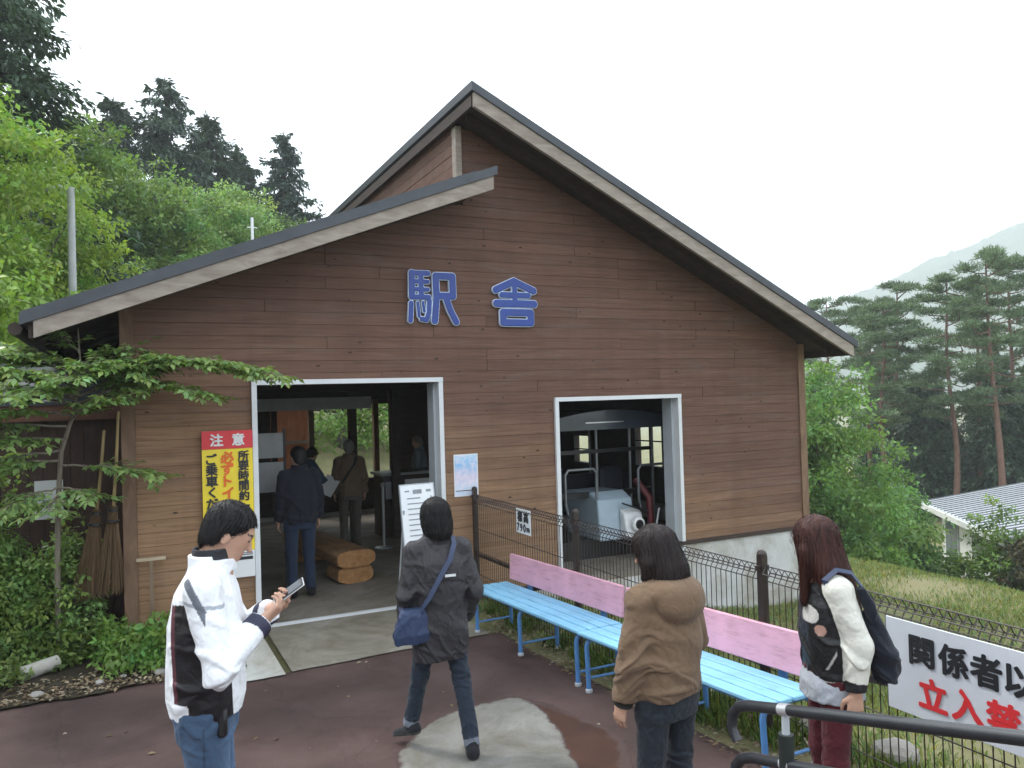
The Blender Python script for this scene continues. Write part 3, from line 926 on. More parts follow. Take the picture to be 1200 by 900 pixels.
def poster():
    t = thing('poster', 'small pale blue poster with pink blossom pictures on the boards between the doorways', 'poster', (3.43, -0.03, 1.155))
    m = bpy.data.materials.new('poster_print'); nt, b = nodes_of(m)
    v = mapping(nt)
    sp = nt.nodes.new('ShaderNodeSeparateXYZ'); nt.links.new(v, sp.inputs[0])
    zr = nt.nodes.new('ShaderNodeMapRange'); zr.inputs['From Max'].default_value = 0.47; nt.links.new(sp.outputs[2], zr.inputs['Value'])
    base = ramp(nt, [(0.0, (0.62, 0.66, 0.78)), (0.12, (0.50, 0.62, 0.75)), (0.45, (0.60, 0.55, 0.68)), (0.75, (0.22, 0.45, 0.72)), (1.0, (0.45, 0.62, 0.78))])
    nt.links.new(zr.outputs[0], base.inputs[0])
    n = noise_node(nt, 16, 4, 0.6, v)
    r = ramp(nt, [(0.45, (0, 0, 0)), (0.62, (1, 1, 1))]); nt.links.new(n.outputs[0], r.inputs[0])
    c = mixcol(nt, math_node(nt, 'MULTIPLY', r.outputs[0], 0.7), base.outputs[0], (0.75, 0.66, 0.74))
    nt.links.new(c, b.inputs['Base Color']); b.inputs['Roughness'].default_value = 0.4
    MB().box(-.145, .145, 0, 0.006, 0, 0.47).build('frame', M_PAPER, t)
    MB().box(-.135, .135, -0.002, 0.004, 0.012, 0.458).build('print', m, t)
    MB().box(-.13, .13, -0.004, -0.0025, 0.06, 0.068).build('rule_line', M_INK, t)
poster()

def notice_stand():
    t = thing('notice_stand', 'white notice board on a leaning metal stand in front of the left doorway', 'notice board', (2.77, -0.42, 0.0), R(4))
    tl = R(-9)
    b = MB().box(-.19, .19, 0, 0.02, 0.0, 0.95, .004).build('board', M_WHITE, t)
    b.location = (0, 0, .42); b.rotation_euler = (tl, 0, 0)
    e = MB().box(-.197, -.19, -.004, .024, 0, .95).box(.19, .197, -.004, .024, 0, .95).box(-.197, .197, -.004, .024, .95, .957).build('edge', M_ALUG, b)
    tx = MB()
    rg = random.Random(3)
    tx.box(-.14, -.09, -.003, -.001, .875, .89).box(-.05, .05, -.003, -.001, .85, .895).box(.1, .155, -.003, -.001, .865, .89)
    for k in range(11):
        z = .80-k*.055
        tx.box(-.12, -.12+.12+.12*rg.random(), -.003, -.001, z, z+.012)
    for k in range(5): tx.box(.145, .158, -.003, -.001, .66+k*.035, .68+k*.035)
    tx.build('print', plain('grey_ink', (0.25, 0.26, 0.28), .6), b)
    for sx in (-.17, .17):
        MB().tube([(sx, .01, .44), (sx, -.06, .016)], .011, 8).build('leg', M_ALUG, t)
        MB().tube([(sx, .10, 1.1), (sx, .34, .016)], .011, 8).build('leg', M_ALUG, t)
notice_stand()

# ------------------------------------------------------------------ fence
M_FENCE = plain('dark_brown_fence_paint', (0.030, 0.020, 0.017), 0.4, 0.25, 12)
XF = 3.50
def fence():
    t = thing('mesh_fence', 'dark brown wire mesh fence with rolled top running beside the benches', 'fence', (XF, 0, 0))
    posts = [-0.09, -2.30, -4.55, -6.75]
    zt = 1.17
    for y in posts:
        p = MB().box(-.023, .023, y-.023, y+.023, -.3, 1.23).build('post', M_FENCE, t)
        MB().lathe([(.031, 0), (.031, .018), (.021, .034), (.006, .04)], (0, y, 1.225), 12).build('cap', M_FENCE, p)
        MB().box(-.045, .045, y-.012, y+.012, zt-.03, zt+.0).build('clamp', M_FENCE, p)
    for k in range(3):
        a, b = posts[k]-.035, posts[k+1]+.035
        mb = MB()
        n = int(round((a-b)/0.05))
        for i in range(n+1):
            y = a+(b-a)*i/n
            # vertical wire, bent into the rolled (triangular) top
            mb.tube([(0, y, .02), (0, y, zt-.09), (.032, y, zt-.045), (0.0, y, zt), (-.032, y, zt-.045)], .0040, 4, False)
        for z in (.06, .30, .55, .80, zt-.09):
            mb.tube([(-.004, a, z), (-.004, b, z)], .0038, 5, False)
        for (x, z) in ((.032, zt-.045), (0, zt), (-.032, zt-.045)):
            mb.tube([(x, a, z), (x, b, z)], .0042, 5, False)
        tag(mb.build('wire_mesh', M_FENCE, t), kind='stuff')
        ga, gb = float(ground_z(3.2, a)), float(ground_z(3.2, b))
        MB().bar((.03, a, .50+ga*.9), (.03, b, .50+gb*.9), .02, .035).build('rail', M_FENCE, t)
fence()

def altitude_sign():
    t = thing('altitude_sign', 'small white altitude plate reading 790m hung on the mesh fence', 'sign', (3.475, -1.335, 0.91), R(-90))
    MB().box(-.155, .155, 0, .006, 0, .24, .002).build('plate', M_WHITE, t)
    o = lettering('text', [('標', -.065, .165, .105, .0035), ('高', .065, .165, .105, .0035), ('7', -.105, .06, .105, .003), ('9', -.037, .06, .105, .003), ('0', .033, .06, .105, .003), ('m', .108, .052, .085, .003)], M_INK, t)
    o.location = (0, -.004, 0)
altitude_sign()

def keep_out_sign():
    t = thing('keep_out_sign', 'wide white board with black and red characters wired to the mesh fence', 'sign', (3.44, -5.475, 0.632), R(-90))
    MB().box(0, 1.12, 0, .008, 0, .455, .002).build('board', plain('grey_white_board', (0.58, 0.61, 0.66), .4, .05), t)
    xs_ = (.20, .363, .52, .675, .84)
    o = lettering('text', [(ch, x, .325, .152, .0052) for ch, x in zip('関係者以外', xs_)], M_INK, t); o.location = (0, -.004, 0)
    o = lettering('text', [(ch, x, .135, .158, .0056) for ch, x in zip('立入禁止', (.252, .425, .592, .76))], M_REDINK, t); o.location = (0, -.004, 0)
keep_out_sign()

# ------------------------------------------------------------------ benches
M_SLAT = worn_paint('light_blue_slat_paint', (0.25, 0.56, 0.80), (.36, .42, .44))
M_LEG = plain('blue_frame_paint', (0.075, 0.21, 0.46), 0.4, 0.15, 8)
M_PINK = worn_paint('pink_board_paint', (0.70, 0.37, 0.47), (.55, .40, .38), .5, .63)
def bench(label, y0, L, x0, rz):
    t = thing('bench', label, 'bench', (x0, y0, float(ground_z(3.0, y0-L/2))), rz, 'blue slatted benches by the fence')
    t.rotation_euler = (math.atan2(float(ground_z(3, y0))-float(ground_z(3, y0-L)), L), 0, rz)
    t.location.z = float(ground_z(3.0, y0))+.002
    for k in range(4):
        x = k*.104
        MB().box(x, x+.089, -L, 0, .405, .43, .005).build('slat', M_SLAT, t)
    for y in (-.07, -L/2+.02, -L+.07):
        def arc(c, r, a0, a1, n=6): return [(c[0]+r*math.cos(a0+(a1-a0)*i/n), y, c[1]+r*math.sin(a0+(a1-a0)*i/n)) for i in range(n+1)]
        pts = [(.035, y, .008)]+arc((.105, .318), .07, math.pi, math.pi/2)+arc((.33, .318), .07, math.pi/2, 0)+[(.40, y, .008)]
        f = MB().tube(pts, .018, 10).build('leg_frame', M_LEG, t, True)
        MB().tube([(.035, y, .10), (.40, y, .10)], .010, 8).build('stretcher', M_LEG, f, True)
        for x in (.035, .40):
            MB().lathe([(.026, 0), (.026, .02), (.02, .026)], (x, y, 0), 10).build('foot', M_ALUG, f)
    for x in (.03, .38):
        MB().box(x, x+.02, -L+.03, -.03, .385, .404).build('seat_rail', M_LEG, t)
    for y in (-.35, -L+.35):
        s = MB().box(.463, .485, y-.03, y+.03, .36, .66).build('back_support', M_LEG, t)
    b = MB().box(-.018, .012, -L+.02, -.02, 0, .245, .006).build('backrest', M_PINK, t)
    b.location = (.440, 0, .455); b.rotation_euler = (0, R(4), 0)
bench('blue bench with pink backrest, farther one beside the doorway end of the fence', -1.17, 1.96, 2.965, R(1.2))
bench('blue bench with pink backrest, nearer one beside the black handrail', -3.16, 1.93, 2.995, R(.5))

# ------------------------------------------------------------------ ramp handrail
M_RAIL = plain('black_coated_rail', (0.022, 0.025, 0.030), 0.38, 0.2, 10, coat=0.3)
M_BRK = plain('bright_bracket', (0.62, 0.63, 0.65), 0.3, 0.1, 10, 0.6)
def handrail():
    t = thing('ramp_handrail', 'black double handrail with rounded end in front of the benches', 'handrail', (2.1, -6.14, float(ground_z(2.1, -6.14))))
    z0 = t.location.z
    def P(y, z): return (0, y+6.14, z-z0)
    sl = 0.25
    def rail(zp, r, ydx):
        f = lambda y: zp-(y+6.14)*sl
        end = [P(-5.885+ydx, f(-5.90)-.145), P(-5.855+ydx, f(-5.90)-.10), P(-5.862+ydx, f(-5.90)-.05), P(-5.90+ydx, f(-5.92)-.012), P(-5.96+ydx, f(-5.96+ydx))]
        return MB().tube(end+[P(y, f(y)) for y in (-6.14, -6.6, -7.2, -8.0, -9.2)], r, 14).build('rail', M_RAIL, t, True)
    rail(1.099, .0205, 0); rail(.905, .0205, -.01)
    for y in (-6.14, -7.45, -8.8):
        g = float(ground_z(2.1, y)); zt = 1.099-(y+6.14)*sl
        p = MB().tube([P(y, g-.05), P(y, zt-.085)], .027, 14).build('post', plain('dark_post', (0.018, 0.024, 0.022), .45, .2), t, True)
        MB().tube([P(y, zt-.085), P(y, zt-.02)], .014, 10).build('neck', M_ALUG, p, True)
        for dz in (0, -.194):
            MB().tube([P(y+.022, zt+dz-.0055), P(y-.022, zt+dz+.0055)], .0222, 14).build('bracket', M_BRK, p, True)
handrail()

# ------------------------------------------------------------------ things in and beside the station
def log_bench():
    t = thing('log_bench', 'rough split-log bench standing inside the left doorway', 'bench', (2.52, 1.35, 0.03), R(7))
    M_LOG = wood_mat('log_wood', (0.16, 0.075, 0.03), (0.36, 0.20, 0.09), (6, 1.5, 6))
    M_LOGE = wood_mat('log_end_grain', (0.28, 0.13, 0.045), (0.50, 0.27, 0.11), (9, 2, 9))
    def prof(w, z0, z1, rnd, seed, n=18):
        rg = np.random.default_rng(seed); out = []
        for k in range(n):
            a = 2*math.pi*k/n
            c, s = math.cos(a), math.sin(a)
            e = 2/3.2
            x = w/2*np.sign(c)*abs(c)**e; z = (z0+z1)/2+(z1-z0)/2*np.sign(s)*abs(s)**e
            out.append((x*(1+rg.normal()*.02), z+rg.normal()*.004))
        return out
    p = prof(.50, .20, .40, .1, 1)
    s = MB().prism(p, 'y', 0, 2.2).build('seat', M_LOG, t, True)
    MB().prism([(x*.985, z) for (x, z) in p], 'y', -.006, -.001).build('end_grain', M_LOGE, s)
    for y in (0.03, 1.7):
        q = prof(.46, 0.0, .21, .1, int(y*10)+2)
        b = MB().prism(q, 'y', y, y+.4).build('support', M_LOG, t, True)
        MB().prism([(x*.985, z) for (x, z) in q], 'y', y-.006, y-.001).build('end_grain', M_LOGE, b)
log_bench()

def counter():
    t = thing('ticket_counter', 'dark wooden counter with white notices inside the left doorway', 'counter', (3.75, 4.3, 0.03))
    MB().box(0, 1.9, 0, .5, 0, 1.0).build('body', M_DARKWOOD, t)
    MB().box(-.04, 1.95, -.05, .55, 1.0, 1.04).build('top', plain('grey_counter_top', (.25, .26, .27), .4), t)
    MB().box(.38, .85, -.012, -.002, .52, .92).build('notice', M_PAPER, t)
    MB().box(.05, .28, -.012, -.002, .62, .90).build('notice', plain('grey_notice', (.4, .41, .42), .6), t)
counter()

def barrier_post():
    t = thing('barrier_post', 'slim steel barrier post on round base inside the left doorway', 'post', (3.50, 3.45, 0.03))
    MB().lathe([(.14, 0), (.14, .012), (.03, .03)], (0, 0, 0), 20).build('base', M_CHROME, t, True)
    MB().tube([(0, 0, .025), (0, 0, .92)], .022, 12).build('pole', M_CHROME, t, True)
    MB().lathe([(.03, 0), (.036, .02), (.036, .05), (.01, .07)], (0, 0, .92), 14).build('head', M_CHROME, t, True)
barrier_post()

def notice_panel():
    t = thing('hanging_notice', 'grey notice panels hanging just inside the left door jamb', 'notice board', (1.55, 1.6, 1.05))
    MB().box(-.17, .17, 0, .02, .55, .85).build('sheet', plain('grey_notice', (.4, .41, .42), .6), t)
    MB().box(-.17, .17, 0, .02, .14, .50).build('sheet', plain('grey_notice', (.4, .41, .42), .6), t)
    MB().box(-.20, -.17, 0, .03, -1.02, .90).build('pole', M_BLACK, t)
    MB().box(.17, .20, 0, .03, -1.02, .90).build('pole', M_BLACK, t)
notice_panel()

def monorail_car():
    t = thing('monorail_car', 'open monorail car with pale blue-grey nose and dark canopy parked inside the right doorway', 'rail car', (5.95, 0.75, -0.1))
    M_BODY = plain('pale_blue_grey_paint', (0.40, 0.50, 0.58), .4, .06)
    M_CAN = plain('dark_blue_canopy', (0.05, 0.065, 0.09), .3, .1, coat=.4)
    M_TUBE = plain('grey_tube', (.22, .23, .24), .4, .1, 6, .6)
    MB().box(-.75, .75, .25, 3.9, .12, .38).build('chassis', M_BLACK, t)
    MB().box(-.12, .12, -.55, 4.2, -.12, .10).build('rail_beam', M_FENCE, t)
    n = MB().prism([(.05, .38), (.95, .38), (.95, 1.0), (.30, 1.02), (.10, .92)], 'x', -.26, .30).build('nose', M_BODY, t)
    bv = n.modifiers.new('bevel', 'BEVEL'); bv.width = .03; bv.segments = 3
    sc = MB().prism([(-.12, .42), (.06, .42), (.08, .80), (-.04, .74)], 'x', .06, .36).build('lamp_housing', plain('white_plastic', (.72, .73, .73), .35), t)
    bv = sc.modifiers.new('bevel', 'BEVEL'); bv.width = .03; bv.segments = 3
    def disc(r, y0, y1, m, nm, par):
        o = MB().lathe([(r*.8, 0), (r, .01), (r, y1-y0-.01), (r*.85, y1-y0)], (0, 0, 0), 24).build(nm, m, par, True)
        o.rotation_euler = (R(90), 0, 0); o.location = (.22, y1, .60); return o
    disc(.095, -.17, -.10, plain('white_ring', (.8, .8, .8), .3), 'lamp_ring', t)
    disc(.062, -.185, -.10, M_BLACK, 'lamp_lens', t)
    for sx in (-.5, .66):
        pts = [(sx-.22, .1, .78), (sx-.25, .1, .9), (sx-.25, .1, 1.30), (sx-.20, .1, 1.36), (sx+.18, .1, 1.36), (sx+.23, .1, 1.30), (sx+.23, .1, .95)]
        MB().tube(pts, .02, 10).build('grab_loop', M_TUBE, t, True)
    for (x, y) in ((-.8, .3), (.8, .3), (-.8, 3.7), (.8, 3.7), (-.8, 2.0), (.8, 2.0), (-.1, .35), (.45, .35)):
        MB().tube([(x, y, .3), (x, y, 2.0)], .02, 8).build('canopy_post', M_TUBE, t, True)
    arch = [(-1.1+2.2*i/14, 2.0+.14*math.sin(math.pi*i/14)) for i in range(15)]
    MB().prism(arch+[(x, z-.03) for (x, z) in arch[::-1]], 'y', .1, 4.0).build('canopy', M_CAN, t, True)
    MB().prism(arch+[(1.1, 1.88), (-1.1, 1.88)], 'y', .06, .1).build('valance', M_CAN, t)
    MB().box(-.45, .15, .03, .058, 1.97, 1.985).build('highlight_strip', M_BRK, t)  # bright strip standing in for the highlight on the canopy's left half
    MB().box(-.82, -.78, .3, .34, .4, 1.9).box(.78, .82, .3, .34, .4, 1.9).build('screen_post', M_BLACK, t)
    for x in (-.55, .55): MB().box(x-.2, x+.2, .95, 1.05, .5, 1.28, .04).build('head_rest', plain('dark_seat_vinyl', (.03, .035, .05), .5), t)
    MB().box(-.82, .82, .32, .36, .95, 1.02).box(-.82, .82, .30, .34, 1.55, 1.60).build('front_rail', M_BLACK, t)
    for y in (1.3, 2.3, 3.2):
        s = MB().box(-.68, .68, y, y+.42, .38, .62).build('seat', plain('dark_seat_vinyl', (.03, .035, .05), .5), t)
        MB().box(-.68, .68, y+.38, y+.46, .6, 1.12).build('backrest', plain('dark_seat_vinyl', (.03, .035, .05), .5), s)
    MB().tube([(.62, .12, .42), (.60, .12, .9), (.50, .3, 1.15)], .05, 10).build('red_pipe', plain('dark_red_paint', (.16, .025, .03), .4), t, True)
    MB().tube([(.05, -.02, .88), (.42, -.10, .74)], .012, 8).build('lever', M_BLACK, t)
    MB().tube([(.52, -.12, .52), (.60, -.10, .78)], .012, 8).build('lever', M_WHITE, t)
monorail_car()

# brooms leaning at the left corner
def broom(label, base, top, seed):
    t = thing('bamboo_broom', label, 'broom', base, 0, 'besom brooms at the building corner')
    a = Vector((0, 0, 0)); b = Vector(top)-Vector(base)
    d = b.normalized()
    mid = d*0.78
    M_BAM = wood_mat('bamboo', (0.24, 0.17, 0.075), (0.40, 0.30, 0.14), (10, 10, 2))
    M_TWIG = wood_mat('broom_twigs', (0.10, 0.06, 0.03), (0.22, 0.14, 0.075), (30, 30, 2))
    MB().tube([tuple(mid-d*.2), tuple((mid+b)/2+Vector((.006, 0, 0))), tuple(b)], [.016, .015, .013], 10).build('handle', M_BAM, t, True)
    rg = np.random.default_rng(seed); mb = MB()
    for k in range(190):
        a0 = rg.random()*6.28; r0 = .03*rg.random()**.5; r1 = (.04+.10*rg.random()**.6)
        off = lambda r, s: Vector((math.cos(a0)*r, math.sin(a0)*r*.55, 0))
        p0 = mid+d*.06+off(r0, 0); p1 = mid*.55+off(r1*.6, 0); p2 = off(r1, 0)+d*(.02+.1*rg.random())
        mb.tube([tuple(p0), tuple(p1), tuple(p2)], [.004, .003, .0015], 3, False)
    mb.build('twig_head', M_TWIG, t, kind='stuff')
    for s in (.80, .70): MB().tube([tuple(mid*s/.78-d*.012), tuple(mid*s/.78+d*.012)], .047+.012*(.8-s)*10, 12).build('binding', M_BLACK, t, True)
broom('bamboo broom with pale handle leaning upright closest to the corner board', (-0.16, -0.14, 0.52), (-0.05, -0.06, 2.22), 1)
broom('bamboo broom with spreading twig head, leaning farther left of the corner', (-0.33, -0.12, 0.50), (-0.17, -0.02, 2.05), 2)

def rake():
    t = thing('wooden_rake', 'upturned wooden ground rake leaning on the boards left of the yellow sign', 'rake', (0.20, -0.10, 0.0))
    MB().box(-.016, .016, -.016, .016, 0.02, .82).build('handle', wood_mat('grey_handle', (.14, .095, .06), (.22, .16, .105), (8, 8, 2)), t)
    MB().box(-.125, .125, -.014, .014, .82, .848).build('head', wood_mat('pale_wood', (.36, .29, .2), (.5, .42, .3), (2, 8, 8)), t)
rake()

def gz0(x, y): return float(ground_z(x, y))
def annex():
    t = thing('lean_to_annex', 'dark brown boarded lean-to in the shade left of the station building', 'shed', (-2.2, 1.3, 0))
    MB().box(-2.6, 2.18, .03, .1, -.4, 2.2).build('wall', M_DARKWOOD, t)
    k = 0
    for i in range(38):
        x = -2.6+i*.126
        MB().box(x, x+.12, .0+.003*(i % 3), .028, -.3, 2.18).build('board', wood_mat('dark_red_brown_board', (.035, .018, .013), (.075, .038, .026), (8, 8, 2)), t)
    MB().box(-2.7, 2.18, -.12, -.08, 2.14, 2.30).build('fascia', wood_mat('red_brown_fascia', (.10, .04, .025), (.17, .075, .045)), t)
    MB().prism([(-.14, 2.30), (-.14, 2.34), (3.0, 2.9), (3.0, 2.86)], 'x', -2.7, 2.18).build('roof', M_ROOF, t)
annex()

def added_orange_hut():
    t = thing('added_orange_hut', 'orange-brown wooden hut added outdoors so the panel seen through the back opening is sky-lit', 'hut', (2.62, 9.3, gz0(3.2, 9.3)))
    M_OR = wood_mat('added_hut_board', (.40, .135, .06), (.62, .25, .12), (8, 2, 2))  # hut added outdoors so its orange boards catch the skylight
    MB().box(0, 1.02, .03, 1.6, -.3, 2.6).build('wall', M_DARKWOOD, t)
    for i in range(8): MB().box(i*.128, i*.128+.122, 0, .028, -.3, 2.58).build('board', M_OR, t)
    MB().box(-.05, 1.06, -.04, -.002, 1.08, 1.14).build('sill', M_TRIM, t)
    MB().box(-.2, 1.25, -.3, 1.8, 2.6, 2.68).build('roof', M_ROOF, t)
added_orange_hut()

def wall_notice():
    t = thing('wall_notice', 'small grey-white notice on the dark annex wall behind the slender tree', 'notice', (-.72, 1.28, 1.12))
    MB().box(-.13, .13, 0, .01, 0, .40).build('sheet', M_PAPER, t)
    MB().box(-.06, .03, -.003, -.001, .12, .2).build('mark', plain('grey_ink', (0.25, 0.26, 0.28), .6), t)
wall_notice()

tag(MB().tube([(-.80, -.56, .075), (-.55, -.42, .10)], [.062, .058], 14).build('fallen_post', conc('grey_pipe', (.34, .33, .30), (.46, .45, .41)), None, True), 'short grey concrete post lying in the weeds beside the asphalt', 'post')

def lamp_pole():
    t = thing('lamp_pole', 'pale grey concrete pole with lamp arm among the trees behind the roof', 'pole', (-.84, 8.95, float(ground_z(-.84, 8.95))))
    h = 6.50-t.location.z
    MB().tube([(0, 0, -.2), (0, 0, h)], [.085, .065], 14).build('pole', plain('grey_concrete_pole', (.42, .43, .43), .8, .1), t, True)
    MB().tube([(0, 0, h-.1), (-.2, .05, h+.02), (-.30, .06, h-.02)], .035, 8).build('arm', M_ALUG, t, True)
    MB().box(-.46, -.24, .0, .15, h-.08, h+.02, .03).build('lamp', M_ALUG, t)
lamp_pole()
def antenna():
    t = thing('antenna_mast', 'thin white mast standing up behind the lower roof', 'mast', (2.97, 12.4, float(ground_z(2.97, 12.4))))
    h = 6.95-t.location.z
    MB().tube([(0, 0, 0), (0, 0, h)], .035, 8).build('mast', M_WHITE, t)
    MB().tube([(-.12, 0, h-.25), (.12, 0, h-.25)], .015, 6).build('crossbar', M_WHITE, t)
antenna()
# ------------------------------------------------------------------ vegetation
def leaves_mesh(C, D, N, L, W, col, rng, fold=0.0):
    """leaf blades at points C, pointing along D, facing N, lengths L, widths W; one kite-shaped quad each"""
    D = D/np.maximum(np.linalg.norm(D, axis=1, keepdims=True), 1e-6)
    S = np.cross(D, N); S /= np.maximum(np.linalg.norm(S, axis=1, keepdims=True), 1e-6)
    U = np.cross(S, D)
    L = L[:, None]; W = W[:, None]
    a = C; t = C+D*L-U*L*.12
    l = C+D*L*.45+S*W*.5+U*W*fold; r = C+D*L*.45-S*W*.5+U*W*fold
    V = np.stack([a, l, t, r], 1).reshape(-1, 3)
    F = np.arange(len(V), dtype=np.int32).reshape(-1, 4)
    return V, F, np.repeat(col, 4, axis=0)

def rnd_unit(rng, n):
    v = rng.normal(size=(n, 3)); return v/np.linalg.norm(v, axis=1, keepdims=True)

def clump_leaves(rng, centres, radii, per, size, flat=.5, up=.8, aspect=.5, cv=.18):
    k = len(centres)
    C = np.repeat(centres, per, 0); Rr = np.repeat(radii, per)[:, None]
    u = rnd_unit(rng, k*per)*(rng.random((k*per, 1))**.45)
    off = u*Rr; off[:, 2] *= flat
    P = C+off
    N = rnd_unit(rng, k*per)*.75+np.array([0, 0, up])
    D = rnd_unit(rng, k*per)*.8+u*.6+np.array([0, 0, -.25])
    L = size*(.65+.7*rng.random(k*per)); W = L*aspect*(.8+.4*rng.random(k*per))
    cc = np.repeat(1+cv*rng.normal(size=(k, 1)), per, 0)*(1+.12*rng.normal(size=(k*per, 1)))
    hue = np.repeat(rng.normal(size=(k, 1))*.10, per, 0)
    col = np.clip(np.concatenate([cc*(1+hue), cc, cc*(1-hue*.5)], 1), .25, 2)
    return leaves_mesh(P, D, N, L, W, col, rng)

M_BARK = wood_mat('grey_bark', (.05, .042, .034), (.13, .115, .095), (10, 10, 2))
M_BARKR = wood_mat('red_pine_bark', (.10, .05, .035), (.22, .125, .09), (8, 8, 2))
M_BARKD = wood_mat('dark_cedar_bark', (.035, .026, .02), (.085, .06, .048), (10, 10, 2))

def limb_tube(mb, a, b, r0, r1, rng, sag=.08, n=5):
    a = np.array(a, float); b = np.array(b, float)
    L = np.linalg.norm(b-a)
    pts = []
    j = rng.normal(size=3)*L*.05
    for i in range(n+1):
        t = i/n
        p = a+(b-a)*t+j*math.sin(math.pi*t)+np.array([0, 0, sag*L*math.sin(math.pi*t)])
        pts.append(tuple(p))
    mb.tube(pts, [r0+(r1-r0)*i/n for i in range(n+1)], 6, False)

def broadleaf(name, label, base, blobs, leaf, per, nclump, colr, seed, trunk_r=.16, cr=(.35, .7), group=None, flat=.5, trans=.38, bark=None, nlimb=22):
    """blobs: ellipsoids (cx, cy, cz, rx, ry, rz) in world metres that the crown fills unevenly"""
    rng = np.random.default_rng(seed)
    t = thing(name, label, 'tree', base, 0, group)
    B = np.array(blobs, float); B[:, :3] -= np.array(base)
    vol = B[:, 3]*B[:, 4]*B[:, 5]; pick = rng.choice(len(B), nclump, p=vol**.7/(vol**.7).sum())
    u = rnd_unit(rng, nclump); rad = .45+.6*rng.random((nclump, 1))**.55
    lump = 1+.16*np.sin(u[:, :1]*5+u[:, 1:2]*4+seed)+.12*np.sin(u[:, 2:]*9+seed*2+u[:, :1]*6)
    C = B[pick, :3]+u*rad*lump*B[pick, 3:]
    rr = rng.uniform(cr[0], cr[1], nclump)
    V, F, col = clump_leaves(rng, C, rr, per, leaf, flat)
    mesh_np('crown', V, F, leaf_mat('leaf_%s' % '_'.join('%d' % (c*1000) for c in colr), colr, trans), t, col=col)
    mb = MB()
    top = B[:, :3].mean(0)
    pts = [np.zeros(3)+np.array([0, 0, -.3])]
    for i in range(1, 7):
        q = i/6
        pts.append(np.array([top[0]*q**1.5, top[1]*q**1.5, top[2]*q])+rng.normal(size=3)*.04*top[2]*.3)
    mb.tube([tuple(p) for p in pts], [trunk_r*(1.25-.95*i/6) for i in range(7)], 9)
    for c in C[rng.choice(nclump, min(nlimb, nclump), replace=False)]:
        i = rng.integers(2, 6)
        limb_tube(mb, pts[i], c, trunk_r*.35, trunk_r*.06, rng)
    mb.build('trunk', bark or M_BARK, t, True)
    return t

def cedar(name, label, base, H, Rb, seed, colr=(.030, .052, .030), z0=.12, group=None, dens=1.0, top_r=.05, leaf=.30):
    """tall narrow conifer: whorled drooping branches carrying short feathery sprays"""
    rng = np.random.default_rng(seed)
    t = thing(name, label, 'tree', base, 0, group)
    mb = MB()
    mb.tube([(0, 0, -.4), (.02*H*.1, 0, H*.5), (0, 0, H)], [H*.018+.05, H*.011+.03, .02], 9)
    Cs = []; Ds = []; Ns = []
    z = H*z0
    while z < H*.985:
        q = (z/H-z0)/(1-z0)
        rad = Rb*(1-q)**.75*(.65+.5*rng.random())+top_r*(.5+rng.random())
        nb = rng.integers(4, 7)
        for k in range(nb):
            a = rng.random()*6.283
            r = rad*(.6+.55*rng.random())
            tip = np.array([math.cos(a)*r, math.sin(a)*r, z-.25*r+(.35*r if rng.random() < .3 else 0)])
            s = np.array([0, 0, z])
            if r > .5: mb.tube([tuple(s), tuple((s+tip)/2+np.array([0, 0, .06*r])), tuple(tip)], [.012*H*.2+.01, .015, .006], 4, False)
            m = int((8+26*r)*dens)
            q2 = rng.random((m, 1))**.7
            P = s+(tip-s)*q2+rng.normal(size=(m, 3))*np.array([.13, .13, .09])*(.5+r*.35)
            P[:, 2] += .06*r*np.sin(math.pi*q2[:, 0])
            Cs.append(P); Ds.append((tip-s)/max(r, .1)*.7+rnd_unit(rng, m)*.7+np.array([0, 0, -.35])); Ns.append(rnd_unit(rng, m)*.6+np.array([0, 0, .8]))
        z += max(.16, H*.018)*(.7+.6*rng.random())
    C = np.concatenate(Cs); D = np.concatenate(Ds); N = np.concatenate(Ns)
    n = len(C)
    L = leaf*(.6+.8*rng.random(n)); W = L*(.25+.25*rng.random(n))
    cc = 1+.25*rng.normal(size=(n, 1)); col = np.clip(np.concatenate([cc, cc, cc], 1), .3, 2)
    V, F, col = leaves_mesh(C, D, N, L, W, col, rng)
    mesh_np('crown', V, F, leaf_mat('needle_%s' % '_'.join('%d' % (c*1000) for c in colr), colr, .15, .6), t, col=col)
    mb.build('trunk', M_BARKD, t, True)
    return t

